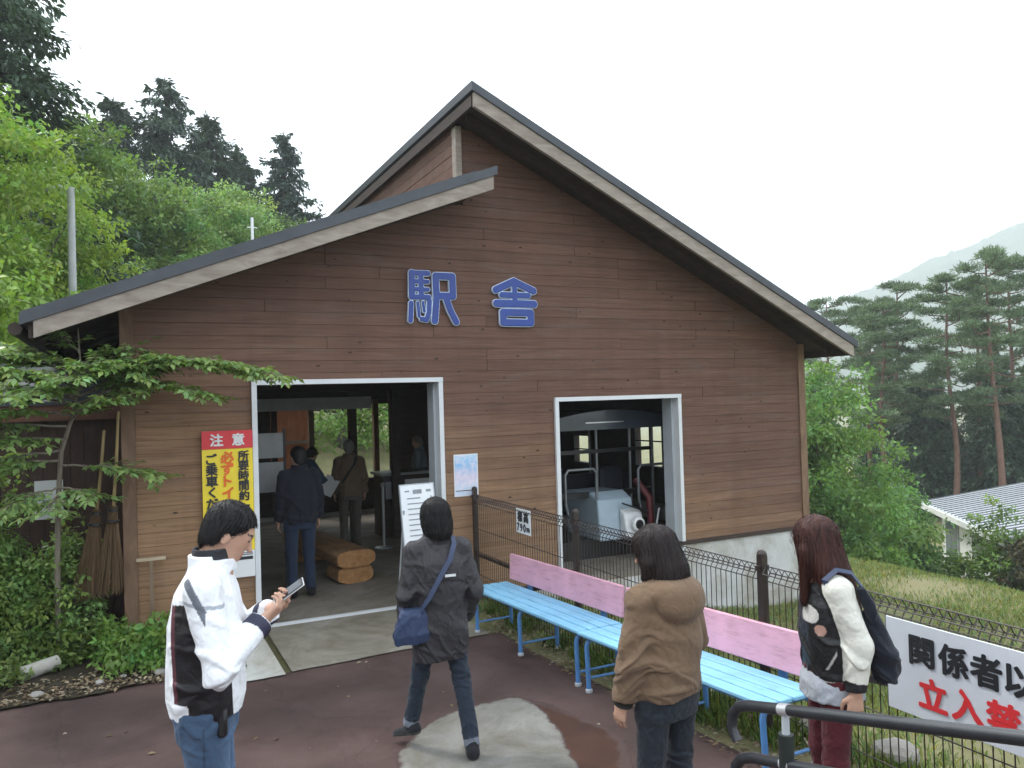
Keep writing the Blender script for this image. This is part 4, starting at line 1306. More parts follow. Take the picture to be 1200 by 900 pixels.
def pine(name, label, base, H, spread, seed, lean=0.0, z0=.45, group=None, colr=(.120, .180, .095)):
    """red pine: bare bent reddish trunk, open crown of flat needle pads on angular limbs"""
    rng = np.random.default_rng(seed)
    t = thing(name, label, 'tree', base, 0, group)
    mb = MB(); n = 10
    ph = rng.random(2)*6
    tp = [np.array([lean*(i/n)**1.3*H*.12+.10*math.sin(i*.9+ph[0]), .10*math.sin(i*.8+ph[1]), H*i/n-(.4 if i == 0 else 0)]) for i in range(n+1)]
    mb.tube([tuple(p) for p in tp], [.20*(1-.82*i/n)*H/14 for i in range(n+1)], 9)
    Cs = []; Rs = []
    nl = int(24+rng.integers(0, 8))
    for k in range(nl):
        q = z0+(1-z0)*(k+rng.random())/nl
        f = q*n; i = min(int(f), n-1)
        s = tp[i]+(tp[i+1]-tp[i])*(f-i)
        a = k*2.4+rng.random()*1.2
        w = (q-z0)/(1-z0)
        r = spread*(.35+.65*math.sin(math.pi*min(1, .18+w*.80)))*(.55+.55*rng.random())
        tip = s+np.array([math.cos(a)*r, math.sin(a)*r, r*(.05+.42*rng.random()-(.18 if w < .3 else 0))])
        mid = (s+tip)/2+np.array([0, 0, -.08*r])+rng.normal(size=3)*.08*r
        mb.tube([tuple(s), tuple(mid), tuple(tip)], [.045*H/14, .03*H/14, .012], 5, False)
        for m in range(rng.integers(3, 6)):
            u = .45+.6*rng.random()
            Cs.append(s+(tip-s)*u+rng.normal(size=3)*np.array([.28, .28, .08])*r*.5); Rs.append((.30+.30*rng.random())*(.5+.25*spread))
    Cs.append(tp[-1]); Rs.append(.5)
    C = np.array(Cs); Rr = np.array(Rs); per = 115
    k = len(C)
    P = np.repeat(C, per, 0)
    off = rnd_unit(rng, k*per)*(rng.random((k*per, 1))**.5)*np.repeat(Rr, per)[:, None]
    off[:, 2] = np.abs(off[:, 2])*.55-.08
    P = P+off
    D = rnd_unit(rng, k*per)*.7+off/np.repeat(Rr, per)[:, None]*.5+np.array([0, 0, .55])
    N = rnd_unit(rng, k*per)
    L = .26*(.7+.6*rng.random(k*per)); W = L*.20
    cc = np.repeat(1+.16*rng.normal(size=(k, 1)), per, 0)*(1+.18*rng.normal(size=(k*per, 1)))
    col = np.clip(np.concatenate([cc, cc, cc], 1), .3, 2)
    V, F, col = leaves_mesh(P, D, N, L, W, col, rng)
    mesh_np('crown', V, F, leaf_mat('pine_needles', colr, .2, .55), t, col=col)
    mb.build('trunk', M_BARKR, t, True)
    return t

def gz(x, y): return float(ground_z(x, y))
YG = (.23, .345, .07); MG = (.16, .25, .08); LG = (.25, .37, .15); DG = (.05, .09, .045)

# hillside left of the station
broadleaf('broadleaf_tree', 'bright yellow-green tree crowding the lamp pole at the left edge', (-2.6, 8.6, gz(-2.6, 8.6)),
          [(-1.3, 10.6, 6.0, 1.1, 1.0, 1.3), (-2.3, 8.4, 6.6, 1.2, 1.3, 1.2), (-2.1, 7.8, 4.4, 1.1, 1.1, 1.0), (-3.4, 8.0, 5.6, 1.4, 1.4, 1.8), (-0.7, 10.8, 5.0, .9, .8, 1.0), (-3.0, 7.0, 4.2, 1.2, 1.0, 1.2), (-2.9, 9.0, 7.7, .8, .8, .6), (-1.9, 5.2, 3.3, .85, .9, .7), (-2.6, 4.6, 2.9, .9, .9, .9)], .125, 62, 760, YG, 21, .17, (.28, .55), 'hillside trees left of the roof')
broadleaf('broadleaf_tree', 'rounded mid-green tree between the lamp pole and the dark conifers', (1.0, 17.5, gz(1.0, 17.5)),
          [(0.6, 17.2, 8.0, 1.6, 1.6, 1.2), (0.6, 17.2, 7.0, 1.8, 1.6, 1.5), (-.4, 17.2, 6.2, 1.3, 1.3, 1.5), (1.6, 17.5, 6.3, 1.2, 1.2, 1.3), (.3, 16.8, 5.0, 1.7, 1.4, 1.3)], .13, 56, 560, MG, 22, .16, (.3, .6), 'hillside trees left of the roof')
broadleaf('broadleaf_tree', 'light green flat-topped tree just above the lower roof', (3.3, 19.5, gz(3.3, 19.5)),
          [(3.3, 19.5, 8.7, 1.3, 1.2, .9), (3.1, 19.5, 7.9, 1.5, 1.2, 1.0), (4.1, 19.6, 7.3, 1.0, 1.1, .8), (2.5, 19.3, 6.8, 1.3, 1.2, 1.0), (3.9, 19.3, 6.2, 1.3, 1.2, 1.0)], .12, 60, 470, LG, 23, .14, (.28, .55), 'hillside trees left of the roof')
broadleaf('broadleaf_tree', 'green tree filling the slope behind the lamp pole', (-2.2, 20.0, gz(-2.2, 20)),
          [(-.6, 19.2, 9.0, 1.3, 1.4, 1.2), (-1.6, 19.0, 9.6, 1.5, 1.6, 1.6), (-3.0, 19.0, 8.3, 2.0, 1.7, 2.2), (-1.0, 19.5, 7.2, 1.6, 1.6, 1.6)], .15, 55, 560, (.15, .245, .06), 24, .18, (.35, .65), 'hillside trees left of the roof')
cedar('cedar_tree', 'big dark cedar in the top left corner', (-3.1, 16.0, gz(-3.1, 16)), 15.0, 4.0, 31, (.050, .088, .052), .2, 'dark conifers on the hillside', 2.6, .1, .24)
cedar('cedar_tree', 'dark cedar with a double tip, tallest of the conifers over the lower roof', (2.2, 36, gz(2.2, 36)), 20.0-gz(2.2, 36)-.6, 4.8, 32, (.050, .086, .060), .1, 'dark conifers on the hillside', 1.9, .1, .30)
cedar('cedar_tree', 'dark cedar right beside the tallest conifer', (4.4, 37.5, gz(4.4, 37.5)), 18.2-gz(4.4, 37.5), 4.6, 33, (.056, .094, .062), .1, 'dark conifers on the hillside', 1.9, .1, .30)
cedar('cedar_tree', 'short dark cedar rounding off the conifer row toward the roof', (6.0, 38.5, gz(6, 38.5)), 16.8-gz(6, 38.5), 4.6, 34, (.052, .088, .060), .1, 'dark conifers on the hillside', 1.9, .1, .30)
cedar('cedar_tree', 'lone bluish cedar spire right beside the roof slope', (8.3, 37.0, gz(8.3, 37)), 17.6-gz(8.3, 37), 3.5, 35, (.050, .088, .072), .1, 'dark conifers on the hillside', 2.1, .08, .28)
cedar('cedar_tree', 'broad dark conifer at the left of the conifer row', (-.2, 35, gz(-.2, 35)), 17.6-gz(-.2, 35), 4.8, 36, (.042, .066, .044), .1, 'dark conifers on the hillside', 1.9, .1, .30)
broadleaf('broadleaf_tree', 'dark green tree behind the roofline below the lone spire', (6.3, 27.0, gz(6.3, 27)),
          [(6.2, 27, 8.6, 1.8, 1.5, 1.6), (5.2, 26.5, 9.2, 1.6, 1.4, 1.4)], .14, 50, 320, (.09, .15, .06), 25, .15, (.35, .6), 'hillside trees left of the roof')
broadleaf('broadleaf_tree', 'green tree on the bank behind the station seen through the back opening', (5.2, 13.0, gz(5.2, 13)),
          [(4.8, 13, 1.9, 1.8, 1.3, 1.5), (6.6, 13.5, 2.2, 1.6, 1.3, 1.6)], .13, 50, 200, (.2, .32, .1), 26, .12, (.3, .55))

# right of the station
broadleaf('broadleaf_tree', 'bright green bushy tree right behind the corner of the station', (18.0, 8.4, gz(18, 8.4)),
          [(17.6, 8.6, 1.6, 1.5, 1.5, 1.6), (18.3, 8.2, -.3, 1.7, 1.6, 1.5), (18.8, 7.8, -1.8, 1.6, 1.5, 1.2), (16.8, 9.0, .3, 1.5, 1.4, 2.0), (18.0, 8.4, -2.6, 2.3, 1.7, 1.0)], .14, 62, 560, (.165, .28, .085), 41, .16, (.3, .62))
broadleaf('broadleaf_tree', 'low green tree beside the white house wall', (22.2, 9.3, gz(22.2, 9.3)),
          [(21.8, 9.5, -2.3, 1.4, 1.3, 1.5), (22.6, 9.6, -3.2, 1.2, 1.1, 1.0)], .15, 52, 210, (.12, .21, .07), 42, .12, (.3, .6))
PG = 'red pines behind the white house'
for (x, y, top, sp, ln, sd, lab) in (
        (39.2, 19.2, 7.7, 2.9, -.2, 51, 'tall red pine with bare lower trunk, left of the pair over the house roof'),
        (39.6, 17.0, 8.6, 2.9, -.5, 52, 'tall red pine with bare lower trunk, right of the pair over the house roof'),
        (37.2, 22.0, 6.6, 2.7, .2, 53, 'red pine with a leaning bare limb beside the mountain gap'),
        (43.5, 26.0, 8.6, 3.0, .2, 54, 'red pine whose crown stands above the green bushy tree'),
        (41.5, 29.5, 8.0, 2.9, 0, 55, 'red pine closest to the station roof end'),
        (46.0, 20.5, 9.4, 3.0, .3, 56, 'red pine behind the pair, in front of the misty mountain'),
        (44.5, 15.0, 9.2, 3.1, -.3, 57, 'red pine at the right edge of the picture'),
        (47.0, 31.0, 8.2, 3.0, .1, 58, 'red pine in the back row above the station eave'),
        (50.0, 25.0, 9.0, 3.2, 0, 59, 'red pine in the back row between the two tall crowns')):
    b = gz(x, y); pine('red_pine', lab, (x, y, b), top-b, sp*.86, sd, ln, .42, PG)
pine('red_pine', 'red pine whose tip peeks over the right roof slope', (34.0, 36.5, gz(34, 36.5)), 8.3-gz(34, 36.5), 2.6, 60, 0, .4, PG)
UG = 'dark understory trees below the pines'
for (x, y, top, r, sd, lab) in (
        (33.0, 25.5, 2.6, 2.6, 71, 'dark conifer right of the station corner behind the bushy tree'),
        (37.5, 27.0, 3.2, 2.9, 72, 'dark conifer left of the bare pine trunks'),
        (41.5, 23.0, 3.0, 2.9, 73, 'dark conifer behind the left bare pine trunk'),
        (43.5, 19.5, 3.2, 3.0, 74, 'dark conifer between the bare pine trunks'),
        (46.5, 16.5, 3.6, 3.2, 75, 'dark conifer behind the house ridge'),
        (44.5, 12.0, 3.4, 3.2, 76, 'dark conifer at the right edge behind the house'),
        (52.0, 34.0, 5.6, 3.4, 77, 'dark conifer far back at the left of the pine wood'),
        (56.0, 28.0, 5.4, 3.6, 78, 'dark conifer far back in the middle of the pine wood'),
        (58.0, 20.0, 5.6, 3.6, 79, 'dark conifer far back at the right of the pine wood'),
        (52.0, 22.5, 3.0, 3.8, 80, 'dark conifer filling the gap between the bare pine trunks'),
        (50.0, 28.5, 3.4, 3.8, 85, 'dark conifer filling the gap left of the bare pine trunks')):
    b = gz(x, y); cedar('dark_conifer', lab, (x, y, b), top-b, r, sd, (.052, .092, .052), .02, UG, 1.7, .1, .34)

# mountain and haze
def mountain():
    n, m = 320, 70
    V = []
    for i in range(n+1):
        s = i/n
        a = R(-25)+R(95)*s          # bearing from +Y towards +X
        ang = math.degrees(a)
        ridge = np.interp(ang, [-25, 0, 20, 30, 38, 44, 48, 51.3, 54, 58.7, 62, 70], [20, 20, 22, 26, 40, 64, 96, 121, 142, 168, 186, 220])
        for j in range(m+1):
            q = j/m
            r = 620+q*420
            hz = -60+(ridge+60)*math.sin(q*math.pi/2)**.9
            x, y = r*math.sin(a), -8.3+r*math.cos(a)
            hz += (mnoise.fractal(Vector((x*.012, y*.012, 0)), 1, 2, 5)*26)*q*(1-.7*q)+mnoise.fractal(Vector((x*.05, y*.05, 3)), 1, 2, 4)*6*q*(1-.5*q)+abs(mnoise.noise(Vector((x*.16, y*.16, 5))))*7*q
            V.append((x, y, hz))
    F = np.array([[i*(m+1)+j, (i+1)*(m+1)+j, (i+1)*(m+1)+j+1, i*(m+1)+j+1] for i in range(n) for j in range(m)])
    mt = ground_mat('forested_mountain', [(.35, (.03, .05, .025)), (.6, (.06, .10, .04)), (.75, (.09, .14, .05))], .03, .3, 1.0, .8, 4.0)
    tag(mesh_np('mountain', V, F, mt, smooth=True), kind='structure')
mountain()

# house below
def house():
    t = thing('white_house', 'low white-walled house with ribbed grey metal roof down the slope at the right', 'house', (27.6, 11.7, -4.82), R(-127.4))
    M_HW = plain('white_render', (.60, .61, .58), .8, .10, 1.5)
    M_HR = plain('grey_ribbed_roof', (.62, .65, .68), .4, .08, 2)
    M_HRD = plain('dark_roof_rib', (.10, .11, .125), .45, .1, 2)
    # local +x runs along the eave towards the station, -y is the side seen from there
    MB().box(0.0, 7.0, 0, 7, -1.2, 2.55).build('wall', M_HW, t)
    ze, zr = 2.62, 3.55
    r = MB().prism([(-.55, ze), (4.2, zr), (8.9, ze), (8.9, ze-.08), (4.2, zr-.09), (-.55, ze-.08)], 'x', -.5, 7.3).build('roof', M_HR, t)
    for i in range(22):
        x = -.42+i*.36
        MB().bar((x, -.56, ze+.03), (x, 4.2, zr+.03), .05, .03).build('rib', M_HRD, r)
    MB().bar((-.52, 4.2, zr+.03), (7.32, 4.2, zr+.03), .2, .10).build('ridge_cap', M_HR, r)
    MB().box(-.45, 7.25, -.60, -.54, ze-.24, ze-.05).build('eave_fascia', M_HW, r)
    MB().box(-.4, 7.2, -.53, -.01, ze-.16, ze-.12).build('soffit', M_HW, r)
    for (x0, x1, z0, z1) in ((.55, 1.75, .9, 2.1), (3.2, 4.9, 1.2, 2.1), (5.6, 6.6, 1.2, 2.1)):
        w = MB().box(x0-.06, x1+.06, -.05, -.002, z0-.06, z1+.06).build('window', M_ALUG, t)
        MB().box(x0, (x0+x1)/2-.02, -.06, -.051, z0, z1).build('pane', plain('dark_window_glass', (.09, .12, .15), .12, .1), w)
        MB().box((x0+x1)/2+.02, x1, -.06, -.051, z0, z1).build('pane', plain('dark_window_glass', (.09, .12, .15), .12, .1), w)
    # hipped wing at the near end
    MB().box(7.02, 11, .8, 6, -1.2, 2.1).build('wing_wall', plain('beige_render', (.42, .40, .33), .8, .08, 2), t)
    MB().add([(6.4, .1, 2.15), (11.4, .1, 2.15), (11.4, 6.5, 2.15), (6.4, 6.5, 2.15), (7.8, 3.2, 3.3), (9.6, 3.2, 3.3)], [[0, 1, 5, 4], [1, 2, 5], [2, 3, 4, 5], [3, 0, 4], [3, 2, 1, 0]]).build('wing_roof', plain('pale_wing_roof', (.50, .54, .58), .35, .05), t)
house()

def bush(name, label, base, r, h, leaf, nclump, per, colr, seed, group=None, cr=(.12, .28), cat='shrub', stems=8):
    rng = np.random.default_rng(seed)
    t = thing(name, label, cat, base, 0, group)
    u = rnd_unit(rng, nclump); u[:, 2] = np.abs(u[:, 2])
    C = u*(.35+.65*rng.random((nclump, 1))**.6)*np.array([r[0], r[1], h])*(1+.2*np.sin(u[:, :1]*7+seed))
    C[:, 2] = np.maximum(C[:, 2], .05)
    V, F, col = clump_leaves(rng, C, rng.uniform(cr[0], cr[1], nclump), per, leaf, .55)
    V = np.asarray(V); V[:, 2] = np.maximum(V[:, 2], .01)
    mesh_np('foliage', V, F, leaf_mat('leaf_%s' % '_'.join('%d' % (c*1000) for c in colr), colr, .35), t, col=col)
    mb = MB()
    for c in C[rng.choice(nclump, min(stems, nclump), replace=False)]:
        limb_tube(mb, (rng.normal()*.05, rng.normal()*.05, -.05), c, .012, .004, rng)
    mb.build('stem', M_BARK, t)
    return t
HB = 'bushes before the white house'
for (x, y, r, h, c, sd, lab) in ((22.6, 6.5, .9, 1.9, (.12, .20, .05), 81, 'bright green bush in front of the house window'),
                                 (23.4, 5.9, .8, 1.7, (.17, .15, .095), 82, 'brownish flowering bush between two green ones'),
                                 (24.3, 5.3, .9, 1.7, (.19, .23, .04), 83, 'yellow-green bush at the right picture edge'),
                                 (21.9, 7.2, .7, .9, (.10, .17, .05), 84, 'low green bush at the foot of the house corner')):
    z = -1.4-(x-13.5)*.31
    bush('bush', lab, (x, y, gz(x, y)), (r, r), h+1.0, .13, 90, 44, c, sd, HB, (.18, .4), 'bush')

# planting bed left of the doorway
M_SOIL = ground_mat('bed_soil', [(.35, (.022, .017, .012)), (.55, (.055, .043, .028)), (.75, (.11, .09, .06))], 4, 45, .95, .9, .03)
strip_sheet('planting_bed', np.arange(-5, .92, .1), lambda x: -1.16+wob(x)*1.5, lambda x: (1.28 if x < -.04 else -.03), 24, .022, M_SOIL)
bush('shrub', 'leafy dark green shrub at the left edge below the slender tree', (-.92, .10, .04), (.60, .55), 1.15, .055, 280, 42, (.17, .27, .075), 91, None, (.08, .2), 'shrub', 14)
bush('shrub', 'upright shrub around the foot of the slender tree', (-.42, .12, .04), (.30, .35), 1.15, .05, 130, 36, (.17, .26, .08), 92, None, (.07, .16), 'shrub', 10)
bush('low_weed_clump', 'low green weed clump at the foot of the left corner board', (.10, -.52, .03), (.42, .38), .34, .065, 130, 34, (.15, .26, .06), 93, None, (.06, .14), 'weeds', 6)
bush('low_weed_clump', 'small weed clump behind the fallen grey post', (-.62, -.15, .03), (.35, .3), .26, .06, 70, 30, (.13, .21, .05), 94, None, (.06, .13), 'weeds', 5)
bush('low_weed_clump', 'sparse weed clump at the far left beside the asphalt', (-1.05, -.62, .03), (.35, .35), .2, .055, 50, 26, (.13, .18, .055), 95, None, (.05, .12), 'weeds', 4)

def slender_tree():
    rng = np.random.default_rng(7)
    t = thing('slender_tree', 'slender young tree with layered sprays of leaves in front of the left eave', 'tree', (-.56, -.12, .03))
    base = np.array([-.56, -.12, .03])
    trunk = [(0, 0, -.1), (.0, 0, .8), (.02, -.02, 1.45), (.05, -.05, 1.85), (.16, -.1, 2.2), (.22, -.12, 2.55), (.20, -.1, 2.95)]
    mb = MB()
    mb.tube(trunk, [.028, .025, .022, .019, .015, .010, .005], 8)
    T = np.array(trunk)
    br = [  # (start height index t along trunk, tip in world, arch)
        (4.0, (1.30, -.92, 2.50), .16), (4.2, (.74, -.72, 2.34), .10), (4.6, (.45, -.62, 2.66), .12), (4.4, (.28, -.30, 2.45), .1),
        (4.5, (-1.35, -.5, 2.50), .10), (4.2, (-1.5, .1, 2.28), .08), (5.0, (-.95, -.55, 2.75), .06), (4.8, (-.25, -.8, 2.62), .1), (5.2, (.05, -.45, 2.78), .05),
        (3.6, (-1.45, -.35, 2.10), .05), (3.8, (-.1, -.75, 2.32), .06), (4.3, (-.65, -.75, 2.42), .08), (4.0, (.10, .25, 2.40), .05),
        (2.7, (.25, -.45, 1.62), .04), (2.8, (-1.10, -.40, 1.75), .05), (3.0, (-1.35, -.1, 1.72), .05), (2.2, (-.95, -.45, 1.42), .05), (2.2, (-.25, -.40, 1.48), .05), (2.0, (-.6, -.62, 1.40), .05),
        (4.6, (-1.15, -.75, 2.58), .08), (4.9, (-1.5, -.3, 2.70), .08), (4.4, (-.85, -.85, 2.36), .08), (4.7, (-.45, -.9, 2.50), .08), (4.9, (-.05, -.70, 2.62), .10), (4.6, (.2, -.55, 2.55), .12), (4.1, (1.0, -.80, 2.52), .16), (4.3, (-1.6, .3, 2.45), .06), (3.9, (-1.2, -.6, 2.22), .05), (3.3, (-.95, -.5, 2.0), .05), (5.4, (-.55, -.35, 2.95), .04), (5.0, (-1.2, -.2, 2.9), .05)]
    P = []; D = []
    for (f, tip, arch) in br:
        i = int(f); s = T[i]+(T[min(i+1, len(T)-1)]-T[i])*(f-i)
        e = np.array(tip)-base
        L = np.linalg.norm(e-s)
        pts = [s+(e-s)*q+np.array([0, 0, arch*L*math.sin(math.pi*q)])+rng.normal(size=3)*.008 for q in np.linspace(0, 1, 8)]
        mb.tube([tuple(p) for p in pts], [.010*(1-.8*q)+.002 for q in np.linspace(0, 1, 8)], 5, False)
        pts = np.array(pts)
        ntw = max(14, int(L*34))
        for k in range(ntw):
            q = (.22+.78*(k+rng.random())/ntw)*7; j = min(int(q), 6)
            p = pts[j]+(pts[j+1]-pts[j])*(q-j)
            d = (pts[j+1]-pts[j]); d /= np.linalg.norm(d)
            side = np.cross(d, (0, 0, 1)); side /= np.linalg.norm(side)
            tw = (d*.55+side*(1 if k % 2 else -1)*(.6+.3*rng.random())+np.array([0, 0, .12*rng.normal()-.05]))*(.15+.17*rng.random())
            mb.tube([tuple(p), tuple(p+tw)], [.003, .0012], 3, False)
            m = rng.integers(7, 13)
            for a in range(m):
                w = (a+.6)/m
                P.append(p+tw*w); s2 = np.cross(tw, (0, 0, 1)); s2 /= max(np.linalg.norm(s2), 1e-6)
                D.append(tw/np.linalg.norm(tw)*.6+s2*(1 if a % 2 else -1)*(.7 if a < m-1 else 0)+np.array([0, 0, -.18+.15*rng.normal()]))
    P = np.array(P); D = np.array(D); n = len(P)
    N = rng.normal(size=(n, 3))*.28+np.array([0, 0, 1])
    L = .080*(.7+.6*rng.random(n)); W = L*.50
    cc = 1+.2*rng.normal(size=(n, 1)); hu = rng.normal(size=(n, 1))*.08
    V, F, col = leaves_mesh(P, D, N, L, W, np.clip(np.concatenate([cc*(1+hu), cc, cc*(1-hu)], 1), .4, 1.8), rng, .12)
    mesh_np('crown', V, F, leaf_mat('slender_tree_leaf', (.25, .37, .135), .40, .30), t, col=col)
    mb.build('trunk', wood_mat('pale_twig', (.12, .10, .075), (.24, .21, .165), (12, 12, 3)), t)
slender_tree()
bush('shrub', 'loose bright leafy sapling at the left picture edge beside the slender tree', (-1.30, .35, .04), (.45, .4), 2.15, .06, 170, 34, (.21, .32, .10), 97, None, (.10, .22), 'shrub', 16)

# grass and litter nobody could count
def blades(name, label, x, y, z, h, colr, seed, lean=.6, w=.006, cat='grass'):
    rng = np.random.default_rng(seed); n = len(x)
    a = rng.random(n)*6.283; l = h*(.5+.8*rng.random(n)); ww = w*(.6+.8*rng.random(n))
    dx, dy = np.cos(a), np.sin(a); k = lean*rng.random(n)*l
    B = np.stack([x, y, z], 1)
    s = np.stack([-dy, dx, 0*dx], 1)*ww[:, None]
    tip = B+np.stack([dx*k, dy*k, l], 1); mid = B+np.stack([dx*k*.35, dy*k*.35, l*.55], 1)
    V = np.stack([B-s, B+s, mid+s*.7, tip, mid-s*.7], 1).reshape(-1, 3)
    F = np.arange(len(V), dtype=np.int32).reshape(-1, 5)
    cc = 1+.22*rng.normal(size=(n, 1)); hu = .18*rng.normal(size=(n, 1))
    col = np.repeat(np.clip(np.concatenate([cc*(1+hu), cc, cc*(1-hu*.5)], 1), .3, 2), 5, 0)
    o = mesh_np(name, V, F, leaf_mat('blade_%s' % '_'.join('%d' % (c*1000) for c in colr), colr, .3, .6), None, col=col)
    return tag(o, label, cat, kind='stuff')
def field():
    rng = np.random.default_rng(3)
    n = 120000
    x = 3.6+11*rng.random(n)**1.2; y = -9+11.5*rng.random(n)
    keep = ((np.sin(x*2.1+y)+np.sin(y*2.7-x*1.3)+rng.normal(size=n)*.9) > -.6) & ~((x < 8.66) & (y > -.1))
    x, y = x[keep], y[keep]
    blades('field_grass', 'short dry green grass on the slope behind the fence', x, y, ground_z(x, y)-.005, .075, (.235, .28, .115), 4, .9, .007)
    n = 9000
    y = -9+9.3*rng.random(n); x = 3.32+.42*rng.random(n)+.04*np.sin(y*5)
    keep = (np.sin(y*4.1)+np.sin(y*9.3+1)+rng.normal(size=n)*.7) > -.3
    x, y = x[keep], y[keep]
    blades('fence_foot_grass', 'green grass tufts along the foot of the fence under the benches', x, y, ground_z(np.minimum(x, 3.7), y), .10, (.13, .19, .05), 5, .9, .006)
    # litter: dead leaves
    n = 3600
    x = np.concatenate([-3+3.9*rng.random(n//2), 3.08+.55*rng.random(n//2)]); y = np.concatenate([-1.18+.55*rng.random(n//2)**1.4, -9+8.8*rng.random(n//2)])
    x2 = -2+4.9*rng.random(90); y2 = -1.4-3.4*rng.random(90)
    x = np.concatenate([x, x2]); y = np.concatenate([y, y2]); n = len(x)
    C = np.stack([x, y, ground_z(np.minimum(x, 3.4), y)+.028+.012*rng.random(n)], 1)
    C[-90:, 2] = ground_z(x2, y2)+.006
    D = rnd_unit(rng, n); D[:, 2] *= .25; N = rnd_unit(rng, n)*.3+np.array([0, 0, 1])
    L = .045*(.5+.8*rng.random(n))
    pal = np.array([(.20, .15, .085), (.14, .09, .05), (.30, .25, .17), (.10, .07, .04), (.26, .22, .16)])[rng.integers(0, 5, n)]
    V, F, col = leaves_mesh(C, D, N, L, L*.55, pal, rng, .1)
    tag(mesh_np('leaf_litter', V, F, leaf_mat('dead_leaf', (1, 1, 1), .1, .7), None, col=col), 'dry leaf litter along the bed edge and under the fence', 'leaf litter', kind='stuff')
    # stones in the bed edge and behind the fence
    rg = random.Random(9)
    for i in range(13):
        if i < 5: px, py, r = -1.1+rg.random()*1.9, -1.08+rg.random()*.28, .025+.035*rg.random()
        else: px, py, r = 3.75+rg.random()*.9, -6.2+rg.random()*3.5, .05+.10*rg.random()
        bm = bmesh.new(); bmesh.ops.create_icosphere(bm, subdivisions=2, radius=r)
        for v in bm.verts:
            k = 1+.28*mnoise.noise(v.co*(.9/r)+Vector((i*3.1, 0, 0)))
            v.co = Vector((v.co.x*1.25*k, v.co.y*k, v.co.z*.62*k))
        me = bpy.data.meshes.new('stone'); bm.to_mesh(me); bm.free()
        me.materials.append(M_STONE)
        o = bpy.data.objects.new('stone', me); link(o); o.location = (px, py, gz(px, py)+.03+r*.2); o.rotation_euler = (0, 0, rg.random()*6)
        tag(o, 'small grey stone in the soil at the edge of the asphalt' if i < 5 else 'grey rubble stone lying behind the mesh fence', 'stone', 'stones along the bed edge' if i < 5 else 'rubble stones behind the fence')
M_STONE = conc('grey_stone', (.20, .195, .185), (.40, .39, .37))
field()
# ------------------------------------------------------------------ people (facing +Y in their own frame, 1.70 m tall before scaling)
M_SKIN = attr_mat('skin', .55, .05, 300, .35, .06)
M_CLOTH = attr_mat('woven_cloth', .85, .30, 420, .2, .12, .1)
M_SHELL = attr_mat('shell_jacket_cloth', .6, .28, 260, .35, .10)
M_LEATH = attr_mat('satin_cloth', .45, .22, 300, .4, .08)
def hair_mat(name, c0, c1):
    if name in MATS: return MATS[name]
    m = bpy.data.materials.new(name); nt, b = nodes_of(m)
    v = mapping(nt, (1, 1, .06))
    n = noise_node(nt, 190, 3, .6, v)
    n1 = noise_node(nt, 40, 3, .6, v)
    mx = math_node(nt, 'ADD', math_node(nt, 'MULTIPLY', n.outputs[0], .5), math_node(nt, 'MULTIPLY', n1.outputs[0], .5))
    r = ramp(nt, [(.35, c0), (.68, c1)]); nt.links.new(mx, r.inputs[0])
    nt.links.new(r.outputs[0], b.inputs['Base Color'])
    b.inputs['Roughness'].default_value = .48
    b.inputs['Specular IOR Level'].default_value = .25
    bump(nt, b, mx, .7, .006)
    MATS[name] = m
    return m

def rot_head(yaw, pitch, roll=0.0):
    return np.array(Matrix.Rotation(yaw, 3, 'Z') @ Matrix.Rotation(-pitch, 3, 'X') @ Matrix.Rotation(roll, 3, 'Y'), np.float32)

def hand_cones(w, d, n, th, curl=(.5, .6, .4), spread=.1, thumb=(.6, .6, .35)):
    """five fingers from wrist w: d along the hand, n palm side, th thumb side"""
    w, d, n, th = [np.array(q, float) for q in (w, d, n, th)]
    d /= np.linalg.norm(d); n -= d*(n@d); n /= np.linalg.norm(n); th -= d*(th@d)+n*(th@n); th /= np.linalg.norm(th)
    out = []
    Ls = (.068, .077, .071, .055)
    for i in range(4):
        kn = w+d*(.088-.006*abs(i-1.2))+th*(.030-.020*i)
        out.append((w+d*.005+th*(.014-.009*i), kn, .0165, .0115, .012))
        a = 0.0; p = kn
        sd = d+th*(spread*(1-i*.66)); sd /= np.linalg.norm(sd)
        r = .0092 if i < 3 else .0080
        for j, fr in enumerate((.44, .31, .25)):
            c = curl[i][j] if isinstance(curl[0], (tuple, list)) else curl[j]
            a += c
            q = p+(sd*math.cos(a)+n*math.sin(a))*Ls[i]*fr
            out.append((p, q, r, r*.9, .0025)); p = q; r *= .93
    b = w+d*.022+th*.022
    k = b+(th*thumb[0]+d*thumb[1]+n*thumb[2])/np.linalg.norm(thumb)*.042
    k2 = k+(d*.85+th*.15+n*.35)*.030; k3 = k2+(d*.9+n*.35-th*.05)*.022
    out += [(b, k, .0150, .0115, .010), (k, k2, .0108, .0098, .003), (k2, k3, .0098, .0085, .003)]
    return out

def cones_sdf(P, cs, d=None):
    for (a, b, ra, rb, k) in cs:
        c = cone(P, a, b, ra, rb)
        d = c if d is None else smin(d, c, k)
    return d

STAND = dict(hipL=(-.095, 0, .90), kneeL=(-.10, .015, .49), ankL=(-.105, -.02, .09), toeL=(-.125, .13, .035),
             hipR=(.095, 0, .90), kneeR=(.10, .015, .49), ankR=(.105, -.02, .09), toeR=(.125, .13, .035),
             shL=(-.168, -.01, 1.375), elL=(-.222, -.02, 1.11), wrL=(-.23, .05, .875), shR=(.168, -.01, 1.375), elR=(.222, -.02, 1.11), wrR=(.23, .05, .875))

